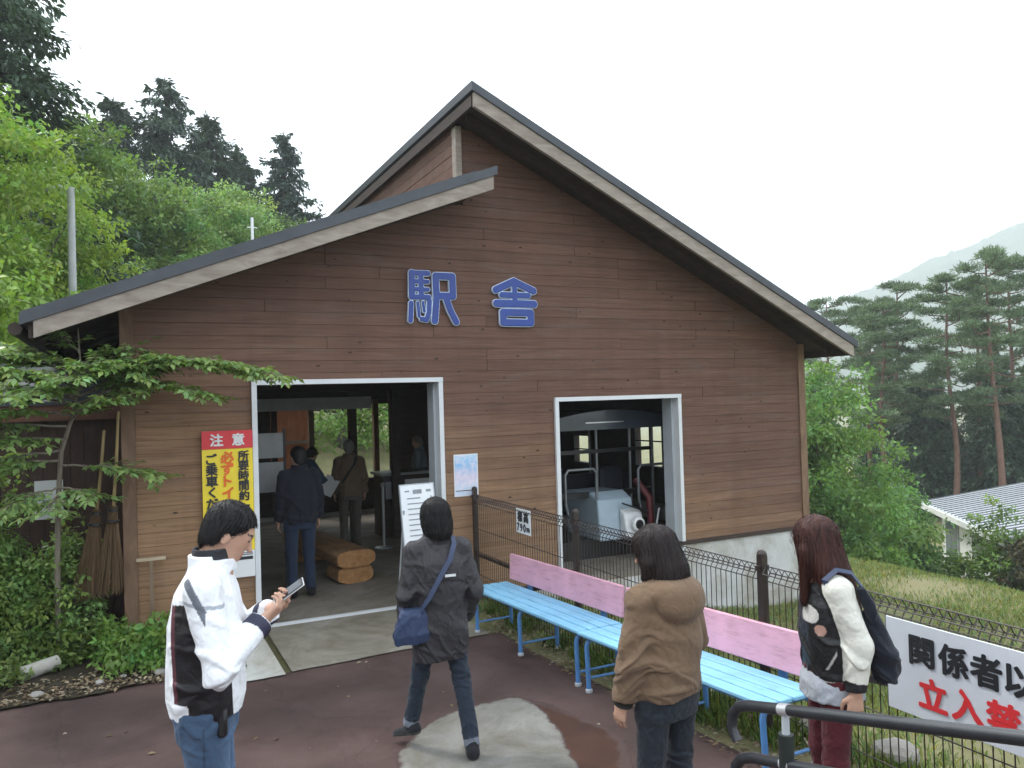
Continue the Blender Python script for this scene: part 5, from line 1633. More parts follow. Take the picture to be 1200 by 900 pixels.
def hair_strands(parent, V, f, Rh, kind, mat, seed):
    """loose strands lying on the hair and leaving it a little at the ends"""
    rg = np.random.default_rng(seed)
    n = 2600 if kind != 'short' else 2600
    P = V[rg.integers(0, len(V), n)].astype(np.float32)
    L = {'short': .035, 'bob': .10, 'medium': .15, 'long': .22}[kind]*(.5+.7*rg.random(n))
    steps = 7; e = .002
    def grad(P):
        g = np.stack([f(P+np.eye(3, dtype=np.float32)[k]*e)-f(P-np.eye(3, dtype=np.float32)[k]*e) for k in range(3)], 1)
        return g/np.maximum(np.linalg.norm(g, axis=1, keepdims=True), 1e-6)
    dn = np.array((0, 0, -1.0)); fwd = Rh@np.array((0, 1.0, 0))
    pts = []; wild = rg.normal(size=(n, 3))*.22
    lift = (.0015+.006*rg.random((n, 1))**3)
    S = []
    for i in range(steps):
        g = grad(P); d0 = f(P)
        P = P-g*(d0[:, None]-lift*(.4+.9*i/steps))
        g2 = dn+wild*(.5+i/steps)+(fwd*.7 if kind == 'short' else 0)
        t = g2-g*np.sum(g2*g, 1, keepdims=True)*(.95 if i < steps-2 else .6); t /= np.maximum(np.linalg.norm(t, axis=1, keepdims=True), 1e-6)
        sd = np.cross(t, g); sd /= np.maximum(np.linalg.norm(sd, axis=1, keepdims=True), 1e-6)
        w = .0014*(1-.8*i/(steps-1))
        S.append((P+sd*w, P-sd*w))
        P = P+t*(L/steps)[:, None]
    A = np.stack([q for ab in S for q in ab], 1)      # n, 2*steps, 3
    VV = A.reshape(-1, 3)
    base = (np.arange(n)*2*steps)[:, None]
    q = np.array([[2*i, 2*i+1, 2*i+3, 2*i+2] for i in range(steps-1)]).reshape(-1)
    F = (base+q).reshape(-1, 4)
    o = mesh_np('strands', VV, F, mat, parent, True)
    o['kind'] = 'stuff'

def person(label, loc, rz, s, pose, head, skin, hair, jacket, pants, shoes, hands=None, h=.007, group=None, hh=None, extras=None, pitch_all=0.0):
    J = {k: np.array(v, float) for k, v in {**STAND, **pose}.items()}
    root = thing('person', label, 'person', loc, rz, group)
    root.scale = (s, s, s)
    Rh = rot_head(*head); piv = np.array((0, -.005, 1.47), np.float32)+np.array(jacket.get('neck', (0, 0, 0)), np.float32)
    def HQ(P): return (P-piv)@Rh+np.array((0, -.005, 1.47), np.float32)
    hands = hands or {}
    HC = []
    for sd in 'LR':
        w = J['wr'+sd]; fa = w-J['el'+sd]; fa /= np.linalg.norm(fa)
        o = hands.get(sd, {})
        th = o.get('th', (0, 1, 0)); n = o.get('n', (1, 0, 0) if sd == 'L' else (-1, 0, 0)); d = o.get('d', fa)
        HC.append((w, hand_cones(w, d, n, th, o.get('curl', (.35, .45, .3)), o.get('spread', .08), o.get('thumb', (.6, .6, .35)))))
    def fbody(P):
        Q = HQ(P)
        d = ell(Q, (0, -.006, 1.612), (.074, .094, .092))
        d = smin(d, ell(Q, (0, .022, 1.565), (.062, .070, .088)), .03)
        d = smin(d, ell(Q, (0, .046, 1.506), (.043, .042, .036)), .03)
        d = smin(d, cone(Q, (0, .090, 1.590), (0, .108, 1.556), .007, .0115), .012)
        d = smin(d, ell(Q, (0, .084, 1.612), (.045, .012, .008)), .012)
        d = np.maximum(d, -smin(ell(Q, (.031, .094, 1.592), (.016, .012, .009)), ell(Q, (-.031, .094, 1.592), (.016, .012, .009)), .002)) if h < .008 else d
        d = smin(d, ell(Q, (.030, .080, 1.592), (.014, .012, .010)), .004); d = smin(d, ell(Q, (-.030, .080, 1.592), (.014, .012, .010)), .004)
        d = smin(d, ell(Q, (0, .086, 1.529), (.021, .008, .004)), .005); d = smin(d, ell(Q, (0, .085, 1.519), (.018, .008, .005)), .004)
        for sx in (-1, 1): d = smin(d, ell(Q, (sx*.074, -.004, 1.572), (.009, .019, .029)), .008)
        base = np.array((0, -.015, 1.38))+np.array(jacket.get('neck', (0, 0, 0)))
        d = smin(d, cone(P, base, piv+np.array((0, 0, .06)), .056, .050), .03)
        d = smin(d, loft(P, [(.86, 0, 0, .12, .09), (1.05, 0, 0, .12, .08), (1.25, *jacket.get('neck', (0, 0))[:2], .13, .072), (1.42, *jacket.get('neck', (0, 0))[:2], .10, .07)]), .03)
        for sd in 'LR':
            d = smin(d, cone(P, J['sh'+sd], J['el'+sd], .046, .038), .03); d = smin(d, cone(P, J['el'+sd], J['wr'+sd], .038, .027), .015)
            d = smin(d, cone(P, J['hip'+sd], J['knee'+sd], .075, .050), .03); d = smin(d, cone(P, J['knee'+sd], J['ank'+sd], .048, .035), .02)
            d = smin(d, cone(P, J['ank'+sd], J['ank'+sd]+(J['toe'+sd]-J['ank'+sd])*.55, .028, .018), .02)
        for (w, cs) in HC:
            near = np.linalg.norm(P-w, axis=1) < .24
            if near.any():
                hd = cones_sdf(P[near], cs)
                d[near] = smin(d[near], hd, .006)
        return d
    lo = np.min([v for v in J.values()], 0)-.16; hi = np.max([v for v in J.values()], 0)+.16
    lo = np.minimum(lo, (-.35, -.30, -.02)); hi = np.maximum(hi, (.35, .35, 1.78)); lo[2] = -.02
    V, F = sdf_mesh(fbody, lo, hi, min(h, .006) if h < .009 else h)
    Q = HQ(V)
    col = np.tile(np.array(skin, np.float32), (len(V), 1))
    col *= (1+.05*np.sin(V[:, :1]*60)*np.sin(V[:, 2:]*50))
    hd = Q[:, 2] > 1.46
    for sx in (-1, 1):
        e = ((Q[:, 0]-sx*.031)/.015)**2+((Q[:, 2]-1.592)/.0055)**2 < 1
        col[hd & e & (Q[:, 1] > .05)] = (.02, .015, .012)
        e = ((Q[:, 0]-sx*.031)/.021)**2+((Q[:, 2]-1.616)/.0045)**2 < 1
        col[hd & e & (Q[:, 1] > .05)] = (.03, .022, .018)
    e = (np.abs(Q[:, 0]) < .022) & (np.abs(Q[:, 2]-1.524) < .009) & (Q[:, 1] > .07)
    col[hd & e] = np.array(skin)*np.array((.85, .55, .55))
    mesh_np('body', V, F, M_SKIN, root, True, col)
    # ---- hair
    kind, hm, hseed = hair
    def fhair(P):
        Q = HQ(P)
        an = np.arctan2(Q[:, 0], -Q[:, 1]-.02)
        st = .0028*np.sin(an*38+3*np.sin(Q[:, 2]*17+hseed))+.002*np.sin(an*83+2*np.sin(Q[:, 2]*31))
        if kind == 'short':
            d = ell(Q, (0, -.012, 1.622), (.084, .104, .094))+st*.7
            d = smin(d, ell(Q, (0, -.045, 1.56), (.080, .062, .085)), .03)
            d = np.maximum(d, -((Q[:, 2]-1.600)-(Q[:, 1]-.03)*1.05+.006*np.sin(Q[:, 0]*90)+.004*np.sin(Q[:, 1]*140))*.7)
            return np.maximum(d, 1.480+.006*np.sin(Q[:, 0]*70)-Q[:, 2])
        if kind == 'bob':
            d = loft(Q, [(1.425, 0, -.045, .066, .060), (1.47, 0, -.035, .092, .085), (1.54, 0, -.022, .104, .104), (1.61, 0, -.014, .100, .112), (1.67, 0, -.010, .078, .090), (1.700, 0, -.008, .050, .058), (1.716, 0, -.006, .018, .02)], 2.1)
            d = smin(d, ell(Q, (0, -.012, 1.625), (.094, .112, .094)), .02)
        else:
            zb = (1.19 if kind == 'long' else 1.36)+.02*np.sin(hseed+0.0)
            d = loft(Q, [(zb, 0, -.125 if kind == 'long' else -.055, .085, .030 if kind == 'long' else .06), (zb+.06 if kind != 'long' else zb+.10, 0, -.115 if kind == 'long' else -.05, .105, .055 if kind == 'long' else .08), (1.40 if kind == 'long' else 1.45, 0, -.075 if kind == 'long' else -.045, .112, .085 if kind == 'long' else .095), (1.50, 0, -.035, .112, .108), (1.60, 0, -.014, .104, .114), (1.67, 0, -.010, .080, .092), (1.702, 0, -.008, .050, .058), (1.718, 0, -.006, .018, .02)], 2.1)
            d = smin(d, ell(Q, (0, -.012, 1.625), (.096, .114, .095)), .02)
            for sx in (-1, 1):   # locks falling forward over the shoulders
                d = smin(d, cone(Q, (sx*.085, .01, 1.54), (sx*.100, .045, zb+.12), .036, .018), .03)
        d = d+st
        face = np.maximum(np.maximum(np.abs(Q[:, 0])-.062-.25*np.maximum(Q[:, 1]-.05, 0), .035-Q[:, 1]), Q[:, 2]-1.640)
        return np.maximum(d, -face)
    c0 = piv+np.array((0, 0, .10))
    ext = .24 if kind != 'long' else .46
    V, F = sdf_mesh(fhair, c0-np.array((.26, .26, ext if kind != 'short' else .2)), c0+np.array((.26, .26, .22)), h*.85)
    ho = mesh_np('hair', V, F, hm, root, True)
    if h < .009: hair_strands(ho, V, fhair, Rh, kind, hm, hseed)
    # ---- trousers
    pc = np.array(pants['col'], np.float32); pr = pants.get('r', 1.0); pw = pants.get('wr', .006)
    def fp(P):
        d = loft(P, [(.78, 0, -.005, .165*pr, .115), (.90, 0, -.010, .172*pr, .128), (1.02, 0, 0, .150, .110)])
        for sd in 'LR':
            a = J['ank'+sd]; kn = J['knee'+sd]
            l = cone(P, J['hip'+sd]+np.array((0, -.012, -.02)), kn, .092*pr, .064*pr)
            l = smin(l, cone(P, kn, a, .064*pr, .056*pr), .02)
            ax = a-kn; ax /= np.linalg.norm(ax)
            l = np.maximum(l, (P-(a+ax*pants.get('cut', .0)))@ax.astype(np.float32))
            d = smin(d, l, .022)
        kz = np.exp(-((P[:, 2]-.52)/.10)**2)+.5*np.exp(-((P[:, 2]-.18)/.09)**2)+.7*np.exp(-((P[:, 2]-.82)/.07)**2)
        return d+wrinkle(P, pw*1.0, 26, 5, (1, 1, 1.5))*(.35+kz)
    plo = np.minimum(np.minimum(J['kneeL'], J['kneeR']), np.minimum(J['ankL'], J['ankR']))-.13; phi = np.maximum(np.maximum(J['kneeL'], J['kneeR']), np.maximum(J['ankL'], J['ankR']))+.13
    V, F = sdf_mesh(fp, np.minimum(plo, (-.25, -.2, .0)), np.maximum(phi, (.25, .2, 1.04)), h*1.2)
    col = np.tile(pc, (len(V), 1))
    if 'paint' in pants: col = pants['paint'](V, col, J)
    mesh_np('trousers', V, F, M_CLOTH, root, True, col)
    # ---- shoes
    for sd in 'LR':
        a, b = J['ank'+sd], J['toe'+sd]
        fw = (b-a)*np.array((1, 1, 1.0)); L = np.linalg.norm(fw[:2]) or 1
        up = np.array((0, 0, 1.0)) if abs(b[2]-.035) < .02 else np.array(shoes.get('up', (0, .5, .8)))
        hl = a-up*.048-fw/np.linalg.norm(fw)*.035
        def fs(P):
            d = cone(P, hl, a+up*.015, .038, .046)
            d = smin(d, cone(P, hl+up*.004, b+fw/np.linalg.norm(fw)*.03, .040, .036), .03)
            sole = (P-(hl-up*.036))@up.astype(np.float32)/np.linalg.norm(up)
            return np.maximum(d, -sole)
        V, F = sdf_mesh(fs, np.minimum(a, b)-.13, np.maximum(a, b)+.13, h)
        dz = (V-(hl-up*.036))@up/np.linalg.norm(up)
        col = np.where((dz < .018)[:, None], np.array(shoes.get('sole', shoes['col'])), np.array(shoes['col']))
        mesh_np('shoe', V, F, M_CLOTH, root, True, col)
    # ---- jacket
    S = jacket['secs']; ar = jacket.get('ar', (.068, .056, .047)); wr = jacket.get('wr', .009)
    def farms(P):
        d = None
        for sd in 'LR':
            c = smin(cone(P, J['sh'+sd], J['el'+sd], ar[0], ar[1]), cone(P, J['el'+sd], J['wr'+sd], ar[1], ar[2]), .02)
            ax = J['wr'+sd]-J['el'+sd]; ax /= np.linalg.norm(ax)
            c = np.maximum(c, (P-(J['wr'+sd]+ax*jacket.get('cuff', .0)))@ax.astype(np.float32))
            d = c if d is None else np.minimum(d, c)
        return d
    def fj(P):
        a = farms(P)
        d = smin(loft(P, S, 2.4), a, jacket.get('k', .028))
        nk_ = np.array(jacket.get('neck', (0, 0, 0)))
        for sd in 'LR': d = smin(d, cone(P, np.array((J['sh'+sd][0]*.25, -.018, 1.425))+nk_, J['sh'+sd]+np.array((0, 0, .002)), .050, ar[0]*.93), .035)
        el = np.minimum(np.linalg.norm(P-J['elL'], axis=1), np.linalg.norm(P-J['elR'], axis=1))
        k = .45+.9*np.exp(-(el/.11)**2)+.7*np.exp(-((P[:, 2]-S[0][0]-.14)/.12)**2)
        d = d+wrinkle(P, wr, jacket.get('wf', 24), jacket.get('seed', 3), jacket.get('ws', (1, 1, .8)))*k
        if 'hood' in jacket:
            c = np.array(jacket['hood'])
            q = ell(P, c, (.150, .082, .100))
            q = np.maximum(q, -ell(P, c+np.array((0, .035, .055)), (.105, .07, .075)))
            q = smin(q, np.abs(ell(P, c+np.array((0, .055, .045)), (.150, .115, .07)))-.014+np.maximum(0, (P[:, 1]-.06))*.6, .02)
            d = smin(d, q, .02)
        if 'collar' in jacket:
            zc, r = jacket['collar']
            nk = np.array(jacket.get('neck', (0, 0, 0)))
            ring = np.hypot(P[:, 0]-nk[0], (P[:, 1]-nk[1]+.008)*.95)
            q = np.maximum(np.abs(ring-r)-.010, np.maximum(P[:, 2]-zc-.02*(P[:, 1]-nk[1] < 0), 1.42-P[:, 2]))
            d = smin(d, q, .012)
        return np.maximum(d, S[0][0]+jacket.get('hemw', .012)*np.sin(P[:, 0]*14+1)-P[:, 2]) if True else d
    arms = np.array([J[k] for k in ('elL', 'elR', 'wrL', 'wrR', 'shL', 'shR')])
    lo = np.minimum(arms.min(0)-.12, (-.30, -.26, S[0][0]-.05)); hi = np.maximum(arms.max(0)+.12, (.30, .25, 1.60))
    V, F = sdf_mesh(fj, lo, hi, jacket.get('hj', h*.85))
    col = np.tile(np.array(jacket['col'], np.float32), (len(V), 1))
    if 'paint' in jacket: col = jacket['paint'](V, col, J, farms(V), loft(V, S, 2.4))
    mesh_np('jacket', V, F, jacket.get('mat', M_CLOTH), root, True, col)
    if extras: extras(root, J, HQ, piv, Rh)
    return root

def soft_part(name, f, lo, hi, h, mat, col, root):
    V, F = sdf_mesh(f, lo, hi, h)
    return mesh_np(name, V, F, mat, root, True, np.tile(np.array(col, np.float32), (len(V), 1)))

SKIN = (.50, .30, .215)
H_BLACK = hair_mat('black_hair', (.004, .0035, .004), (.016, .014, .015))
H_BROWN = hair_mat('dark_brown_hair', (.008, .006, .006), (.040, .028, .026))
H_RED = hair_mat('red_brown_hair', (.018, .006, .005), (.090, .032, .024))
H_GREY = hair_mat('grey_hair', (.16, .15, .14), (.36, .35, .33))

# --- man with the phone
def paint_white(V, col, J, a, t):
    body = (t < a+.004)
    x, y, z = V[:, 0], V[:, 1], V[:, 2]
    back = -.098-.012*np.sin((z-.9)*5); front = .085+.02*np.cos((z-.9)*5)
    top = 1.335-.25*np.abs(y+.03)
    side = (np.abs(x) > .07) & body
    blk = side & (y > back) & (y < front) & (z < top) & ~((z < .945) & (y < back+.045))
    col[blk] = (.012, .010, .012)
    pip = side & (np.abs(y-back) < .008) & (z < top) & (z > .945); col[pip] = (.10, .03, .04)
    arm = ~body
    q = np.abs((z-J['shR'][2]+.045)+(y)*.15) < .007
    col[arm & q] = (.36, .39, .43)
    grey = (np.abs(y-(.00-(z-1.33)*.55)) < .017) & (z > 1.25) & (z < 1.43) & (np.abs(x) > .10) & (y < .02+.1*(z-1.25))
    col[grey] = (.13, .145, .17)
    wd = np.minimum(np.linalg.norm(V-J['wrR'], axis=1), np.linalg.norm(V-J['wrL'], axis=1))
    col[(wd < .072) & (wd > .052) & arm] = (.03, .03, .06)
    ul = arm & (np.linalg.norm(V-J['elL'], axis=1) < .3) & (z < J['elL'][2]+.02+.4*(y-.1)) & (x < .05)
    col[ul] = (.03, .03, .06)
    return col
def phone_extras(root, J, HQ, piv, Rh):
    c = np.array((.037, .325, 1.312))
    d = np.array((.05, .75, .50)); d /= np.linalg.norm(d); n = np.array((.25, -.55, .82)); n -= d*(n@d); n /= np.linalg.norm(n)
    m = Matrix((np.cross(d, n), d, n)).transposed().to_4x4(); m.translation = Vector(c)
    ph = MB().box(-.034, .034, -.070, .070, -.005, .005, .004).build('phone', M_BLACK, None, True)
    tag(ph, 'black smartphone held in both hands by the man in the white jacket', 'phone')
    sc = MB().box(-.030, .030, -.060, .060, .0052, .0060).build('screen', plain('dark_glass', (.02, .025, .035), .08, .1), ph)
    ed = MB().box(-.036, .036, -.072, .072, -.002, .002, .001).build('edge', M_BRK, ph)
    bpy.context.view_layer.update()
    ph.matrix_world = root.matrix_world @ m
    p = MB().box(.145, .185, .045, .085, .80, .92, .012).build('belt_pouch', M_BLACK, root, True)
    # dark inner collar
    soft_part('collar', lambda P: np.maximum(np.abs(np.hypot(P[:, 0], P[:, 1]+.008-.035)-.074)-.006, np.maximum(P[:, 2]-1.515, 1.45-P[:, 2])), (-.12, -.12, 1.42), (.12, .12, 1.54), .006, M_CLOTH, (.03, .03, .035), root)
def paint_jeans(V, col, J):
    k = .75+.5*np.exp(-((V[:, 0]-np.sign(V[:, 0])*.1)/.05)**2)*np.exp(-((V[:, 2]-.62)/.25)**2)
    col = col*k[:, None]
    seam = np.abs(V[:, 1]-.0) < .005
    col[seam & (V[:, 2] < .85)] *= .6
    return col
person('man in a white jacket with black side panel looking down at a phone', (0.290, -4.785, gz(.3, -4.8)), R(-101), 1.005,
       dict(shR=(.172, .005, 1.375), elR=(.252, .070, 1.085), wrR=(.100, .215, 1.215), shL=(-.172, .005, 1.375), elL=(-.225, .10, 1.10), wrL=(-.030, .245, 1.225)),
       (0.05, .52), SKIN, ('short', H_BLACK, 1),
       dict(secs=[(.865, 0, -.005, .190, .135), (.93, 0, -.005, .200, .148), (1.05, 0, -.005, .200, .145), (1.22, 0, .0, .205, .145), (1.34, 0, .002, .180, .120), (1.41, 0, .012, .120, .088), (1.47, 0, .025, .07, .07)],
            neck=(0, .035, 0), col=(.80, .82, .85), paint=paint_white, mat=M_SHELL, ar=(.066, .064, .050), wr=.011, collar=(1.468, .080), seed=18, wf=15, ws=(1, 1, .9), hj=.0045, hemw=.004),
       dict(col=(.068, .115, .195), paint=paint_jeans, r=1.06, wr=.012), dict(col=(.03, .03, .035)),
       hands=dict(R=dict(d=(-.25, .75, .5), n=(-.55, -.35, .75), th=(-.5, .2, .3), curl=((.35, .75, .5), (.40, .8, .5), (.5, .85, .55), (.6, .9, .6)), thumb=(.5, .8, .5)),
                  L=dict(d=(.30, .75, .52), n=(.5, -.35, .75), th=(.5, .2, .3), curl=((.45, .7, .45), (.5, .8, .5), (.6, .85, .5), (.7, .9, .5)), thumb=(.45, .8, .5))),
       h=.0065, extras=phone_extras)

# --- woman walking with a shoulder bag
def strap_tube(name, pts, w, th, mat, root, col=None):
    mb = MB()
    for i in range(len(pts)-1):
        a, b = Vector(pts[i]), Vector(pts[i+1])
    P = [Vector(p) for p in pts]
    V = []; F = []
    for i, p in enumerate(P):
        t = (P[min(i+1, len(P)-1)]-P[max(i-1, 0)]).normalized()
        out = Vector((p.x*1.0, p.y*1.6, .25)).normalized()
        s = t.cross(out).normalized(); o = s.cross(t)
        V += [tuple(p+s*w/2-o*th/2), tuple(p+s*w/2+o*th/2), tuple(p-s*w/2+o*th/2), tuple(p-s*w/2-o*th/2)]
    for i in range(len(P)-1):
        for k in range(4): F.append([i*4+k, i*4+(k+1) % 4, (i+1)*4+(k+1) % 4, (i+1)*4+k])
    F += [[3, 2, 1, 0], [len(V)-4, len(V)-3, len(V)-2, len(V)-1]]
    mb.add(V, F)
    return mb.build(name, mat, root, True)
M_NAVY = plain('navy_nylon', (.022, .036, .085), .55, .15, 20, 0, .3, 200)
def bag_extras(root, J, HQ, piv, Rh):
    b = thing('shoulder_bag', 'small navy shoulder bag worn across the back of the walking woman', 'bag', root.location, root.rotation_euler.z)
    b.scale = root.scale
    c = np.array((-.205, -.10, .90))
    def f(P):
        Q = P-c
        d = loft(Q, [(-.12, 0, 0, .125, .05), (-.06, 0, 0, .125, .062), (.06, .01, 0, .105, .050), (.105, .02, 0, .075, .030)], 3.0)
        return d+wrinkle(P, .006, 20, 2)
    soft_part('pouch', f, c-.2, c+.2, .006, M_SHELL, (.030, .048, .105), b)
    strap_tube('strap', [(-.155, -.130, .985), (-.10, -.175, 1.08), (-.03, -.178, 1.20), (.05, -.158, 1.32), (.092, -.115, 1.415), (.098, -.04, 1.458), (.085, .05, 1.43)], .034, .006, M_NAVY, b)
    strap_tube('strap', [(-.265, -.07, .985), (-.275, .02, 1.06), (-.22, .12, 1.16), (-.1, .150, 1.25), (.02, .14, 1.36), (.085, .05, 1.43)], .034, .006, M_NAVY, b)
    MB().box(.012, .085, -.170, -.166, 1.207, 1.224).build('tag', M_PAPER, root)
def paint_cuff(V, col, J):
    for sd in 'LR':
        e = np.linalg.norm(V-J['ank'+sd], axis=1) < .068
        ax = (J['ank'+sd]-J['knee'+sd]); ax = ax/np.linalg.norm(ax)
        t = (V-J['ank'+sd])@ax
        col[(np.linalg.norm(V-J['ank'+sd], axis=1) < .12) & (t > -.048)] = (.17, .19, .23)
    return col
def paint_parka(V, col, J, a, t):
    z = V[:, 2]
    fl = (V[:, 1] < -.03) & (np.abs(z-1.185+.10*np.abs(V[:, 0])) < .006)
    col[fl] *= .45
    return col
person('woman in a black parka walking toward the left doorway', (1.725, -3.64, gz(1.72, -3.64)), R(-8), .905,
       dict(hipL=(-.085, 0, .89), kneeL=(-.125, .09, .50), ankL=(-.185, .155, .145), toeL=(-.245, .255, .060), hipR=(.085, 0, .89), kneeR=(.13, -.07, .48), ankR=(.155, -.21, .09), toeR=(.175, -.065, .035),
            shL=(-.165, -.01, 1.365), elL=(-.230, -.04, 1.08), wrL=(-.220, .07, .855), shR=(.165, -.01, 1.365), elR=(.235, -.045, 1.08), wrR=(.205, .085, .86)),
       (.12, .18), SKIN, ('bob', H_BLACK, 2),
       dict(secs=[(.635, 0, -.01, .180, .135), (.80, 0, -.01, .188, .152), (.98, 0, -.01, .178, .148), (1.15, 0, -.015, .182, .148), (1.29, 0, -.018, .178, .132), (1.37, 0, -.015, .135, .100), (1.44, 0, -.01, .08, .078)],
            col=(.034, .032, .036), paint=paint_parka, mat=M_SHELL, ar=(.064, .064, .056), wr=.015, wf=18, collar=(1.485, .085), seed=27, ws=(1, 1, .8)),
       dict(col=(.022, .031, .047), paint=paint_cuff, r=.92, wr=.010), dict(col=(.016, .017, .02), sole=(.05, .05, .05), up=(-.1, .25, .9)), h=.0065, extras=bag_extras)

# --- woman in the brown hooded coat
def paint_brown(V, col, J, a, t):
    z = V[:, 2]
    col[(np.abs(z-.925) < .003) & (t < a)] *= .55
    slit = (np.abs(V[:, 0]-.105-(z-.88)*.1) < .006+.08*np.maximum(.95-z, 0)) & (z < .95) & (V[:, 1] < 0); col[slit] = (.02, .016, .013)
    return col
def brown_extras(root, J, HQ, piv, Rh):
    V = None
    for sd in 'L':
        ax = J['wrL']-J['elL']; ax /= np.linalg.norm(ax)
        p = J['wrL']+ax*.0
        MB().tube([tuple(p-ax*.012), tuple(p+ax*.004)], .050, 14).build('cuff', plain('dark_knit', (.02, .017, .015), .9), root, True)
person('woman in a brown hooded coat standing beside the benches', (2.10, -5.43, gz(2.1, -5.43)), R(10), .87,
       dict(shL=(-.165, -.01, 1.365), elL=(-.215, .0, 1.10), wrL=(-.225, .07, .86), shR=(.165, -.01, 1.365), elR=(.235, .0, 1.11), wrR=(.14, .17, 1.0)),
       (.42, .26), SKIN, ('medium', H_BROWN, 3),
       dict(secs=[(.885, 0, -.01, .180, .140), (.92, 0, -.01, .188, .150), (1.02, 0, -.01, .188, .152), (1.18, 0, -.015, .192, .150), (1.30, 0, -.015, .180, .132), (1.375, 0, -.012, .140, .10), (1.44, 0, -.01, .085, .078)],
            col=(.165, .108, .068), paint=paint_brown, ar=(.068, .068, .054), wr=.015, wf=18, seed=16, hood=(0, -.130, 1.352), collar=(1.46, .086)),
       dict(col=(.022, .027, .036), r=.98, wr=.010), dict(col=(.02, .02, .02)), hands=dict(L=dict(curl=(.3, .4, .3))), h=.006, extras=brown_extras)

# --- woman in the varsity jacket
def paint_varsity(V, col, J, a, t):
    arm = a < t+.002
    x, y, z = V[:, 0], V[:, 1], V[:, 2]
    col[arm] = (.66, .65, .58)
    armL = np.array(J['shL'])
    ins = arm & (y > .035+.10*(1.4-z)) & (z > 1.05) & (x < 0)      # dark inner half of the sleeve seam
    wd = np.minimum(np.linalg.norm(V-J['wrR'], axis=1), np.linalg.norm(V-J['wrL'], axis=1))
    col[arm & (wd < .075)] = (.014, .014, .016)
    col[(z < .935) & ~arm] = (.013, .013, .014)
    col[(np.abs(z-.905) < .007) & ~arm] = (.6, .6, .56)
    fx = (~arm) & (x < -.02) & (y > .02)
    p1 = fx & (((y-.125)/.035)**2+((z-1.235)/.045)**2 < 1); col[p1] = (.55, .53, .50)
    p2 = fx & (((y-.085)/.022)**2+((z-1.165)/.028)**2 < 1); col[p2] = (.42, .25, .20)
    po = fx & (np.abs((y-.035)+(z-1.03)*.45) < .006) & (z > .97) & (z < 1.09); col[po] = (.45, .43, .40)
    return col
def varsity_extras(root, J, HQ, piv, Rh):
    soft_part('shirt', lambda P: loft(P, [(.80, 0, -.012, .182, .150), (.88, 0, -.010, .180, .146), (.93, 0, -.005, .160, .118), (.98, 0, 0, .15, .105)])+wrinkle(P, .006, 20, 6), (-.24, -.2, .77), (.24, .2, 1.0), .007, M_CLOTH, (.36, .38, .42), root)
    b = thing('tote_bag', 'large slouchy navy bag hanging behind the arm of the varsity-jacket woman', 'bag', root.location, root.rotation_euler.z)
    b.scale = root.scale
    c = np.array((-.150, -.230, 1.09))
    def f(P):
        Q = P-c
        d = loft(Q, [(-.18, .02, .0, .07, .045), (-.13, .01, .005, .10, .066), (-.05, 0, .015, .10, .068), (.08, -.01, .04, .075, .050), (.20, -.03, .08, .05, .030), (.29, -.04, .125, .022, .014)], 2.2)
        return d+wrinkle(P, .016, 15, 4)
    soft_part('sack', f, c-np.array((.25, .25, .28)), c+np.array((.25, .3, .36)), .007, M_CLOTH, (.014, .017, .026), b)
    strap_tube('strap', [(-.16, -.14, 1.36), (-.165, -.07, 1.455), (-.165, .0, 1.47), (-.16, .06, 1.42), (-.15, .02, 1.30), (-.15, -.08, 1.20)], .03, .006, M_NAVY, b)
person('woman with long reddish hair in a black varsity jacket with ivory sleeves', (2.825, -5.67, gz(2.82, -5.67)), R(62), .865,
       dict(shL=(-.158, -.01, 1.365), elL=(-.212, -.075, 1.11), wrL=(-.215, -.055, .875), shR=(.158, -.01, 1.365), elR=(.205, -.03, 1.10), wrR=(.20, .0, .875)),
       (-.85, .12), SKIN, ('long', H_RED, 4),
       dict(secs=[(.895, 0, -.01, .168, .122), (.93, 0, -.01, .172, .126), (1.00, 0, -.01, .182, .136), (1.15, 0, -.005, .186, .136), (1.28, 0, .002, .178, .122), (1.37, 0, .01, .135, .095), (1.44, 0, .02, .08, .075)],
            neck=(0, .035, 0),
            col=(.014, .014, .015), paint=paint_varsity, mat=M_LEATH, ar=(.064, .062, .047), wr=.011, wf=17, seed=23, collar=(1.465, .085), hj=.0048),
       dict(col=(.080, .014, .020), r=.95), dict(col=(.02, .02, .02)), hands=dict(L=dict(th=(0, 1, 0), curl=(.4, .5, .4))), h=.0065, extras=varsity_extras)

# --- people inside the station
JK = [(.84, 0, -.01, .18, .135), (1.0, 0, -.01, .19, .14), (1.18, 0, -.01, .197, .14), (1.30, 0, -.012, .185, .125), (1.375, 0, -.012, .14, .10), (1.44, 0, -.01, .08, .075)]
def plainjk(col, **k): return dict(dict(secs=JK, col=col, ar=(.068, .062, .05), wr=.018, wf=17, collar=(1.48, .082)), **k)
person('man in a black jacket and dark jeans with his back turned in the left doorway', (1.79, 1.03, .03), R(4), 1.01, {}, (.35, .05), SKIN, ('short', H_BLACK, 5),
       plainjk((.014, .016, .024), seed=31), dict(col=(.022, .034, .065)), dict(col=(.012, .012, .013)), h=.010)
def elder_strap(root, J, HQ, piv, Rh):
    strap_tube('strap', [(-.12, -.165, 1.05), (-.02, -.165, 1.2), (.07, -.15, 1.33), (.11, -.06, 1.44)], .03, .006, M_BLACK, root)
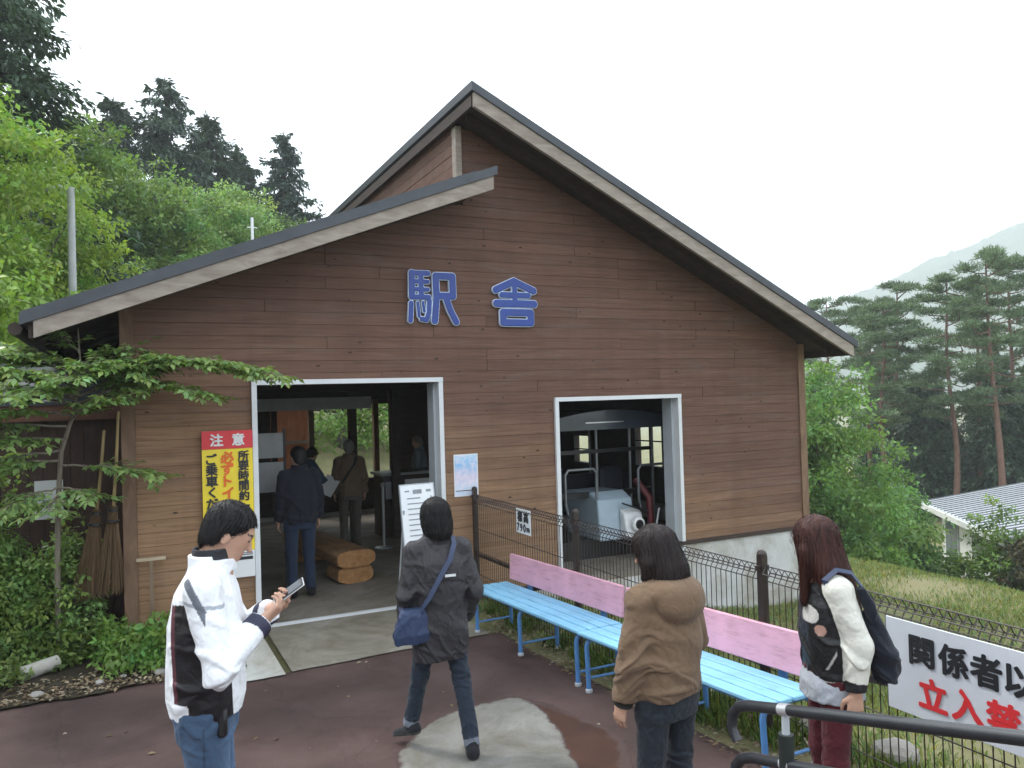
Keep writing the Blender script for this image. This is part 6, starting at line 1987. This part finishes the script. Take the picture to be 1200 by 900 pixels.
person('person in a brown jacket with a dark cross strap beyond the log bench', (3.02, 3.55, .03), R(-12), .97, {}, (.1, .2), SKIN, ('short', hair_mat('salt_hair', (.10, .095, .09), (.26, .25, .24)), 6),
       plainjk((.17, .125, .085), seed=32), dict(col=(.11, .10, .085)), dict(col=(.04, .03, .025)), h=.012, extras=elder_strap)
person('grey-haired person in a grey-green jacket behind the ticket counter', (4.72, 5.25, .03), R(60), .93, {}, (.2, .25), SKIN, ('short', H_GREY, 7),
       plainjk((.16, .20, .21), seed=33), dict(col=(.05, .05, .06)), dict(col=(.03, .03, .03)), h=.013)
person('person in a blue jacket leaning beside the log bench', (2.42, 3.7, .03), R(-60), .93,
       dict(elR=(.23, .15, 1.12), wrR=(.15, .36, 1.06), elL=(-.23, .12, 1.12), wrL=(-.12, .34, 1.04)), (.1, .55), SKIN, ('short', H_BLACK, 8),
       plainjk((.055, .085, .135), seed=34, neck=(0, .06, -.02), secs=[(.84, 0, -.03, .19, .14), (1.0, 0, -.02, .20, .145), (1.18, 0, .02, .21, .145), (1.33, 0, .045, .20, .125), (1.40, 0, .055, .15, .10), (1.45, 0, .06, .08, .075)]), dict(col=(.035, .04, .055)), dict(col=(.03, .03, .03)), h=.013)
pb = tag(MB().box(-.11, .11, -.004, .004, -.15, .15).build('paper_sheet', M_PAPER, None), 'white paper sheet held up by the person in the blue jacket', 'paper')
pb.location = (2.70, 3.50, 1.02); pb.rotation_euler = (R(-30), R(25), R(-30))

# ------------------------------------------------------------------ damp air
def haze():
    x0, x1, y0, y1, z0, z1 = -640, 1500, -640, 1500, -75, 260
    o = MB().box(x0, x1, y0, y1, z0, z1).build('haze', None)
    m = bpy.data.materials.new('damp_air'); m.use_nodes = True
    nt = m.node_tree; nt.nodes.clear()
    out = nt.nodes.new('ShaderNodeOutputMaterial'); v = nt.nodes.new('ShaderNodeVolumePrincipled')
    v.inputs['Color'].default_value = (.90, .955, 1.0, 1); v.inputs['Density'].default_value = HAZE
    v.inputs['Anisotropy'].default_value = .2
    nt.links.new(v.outputs[0], out.inputs['Volume'])
    o.data.materials.append(m)
    tag(o, 'thin damp mountain haze filling the valley air', 'haze', kind='stuff')
HAZE = .0009
haze()
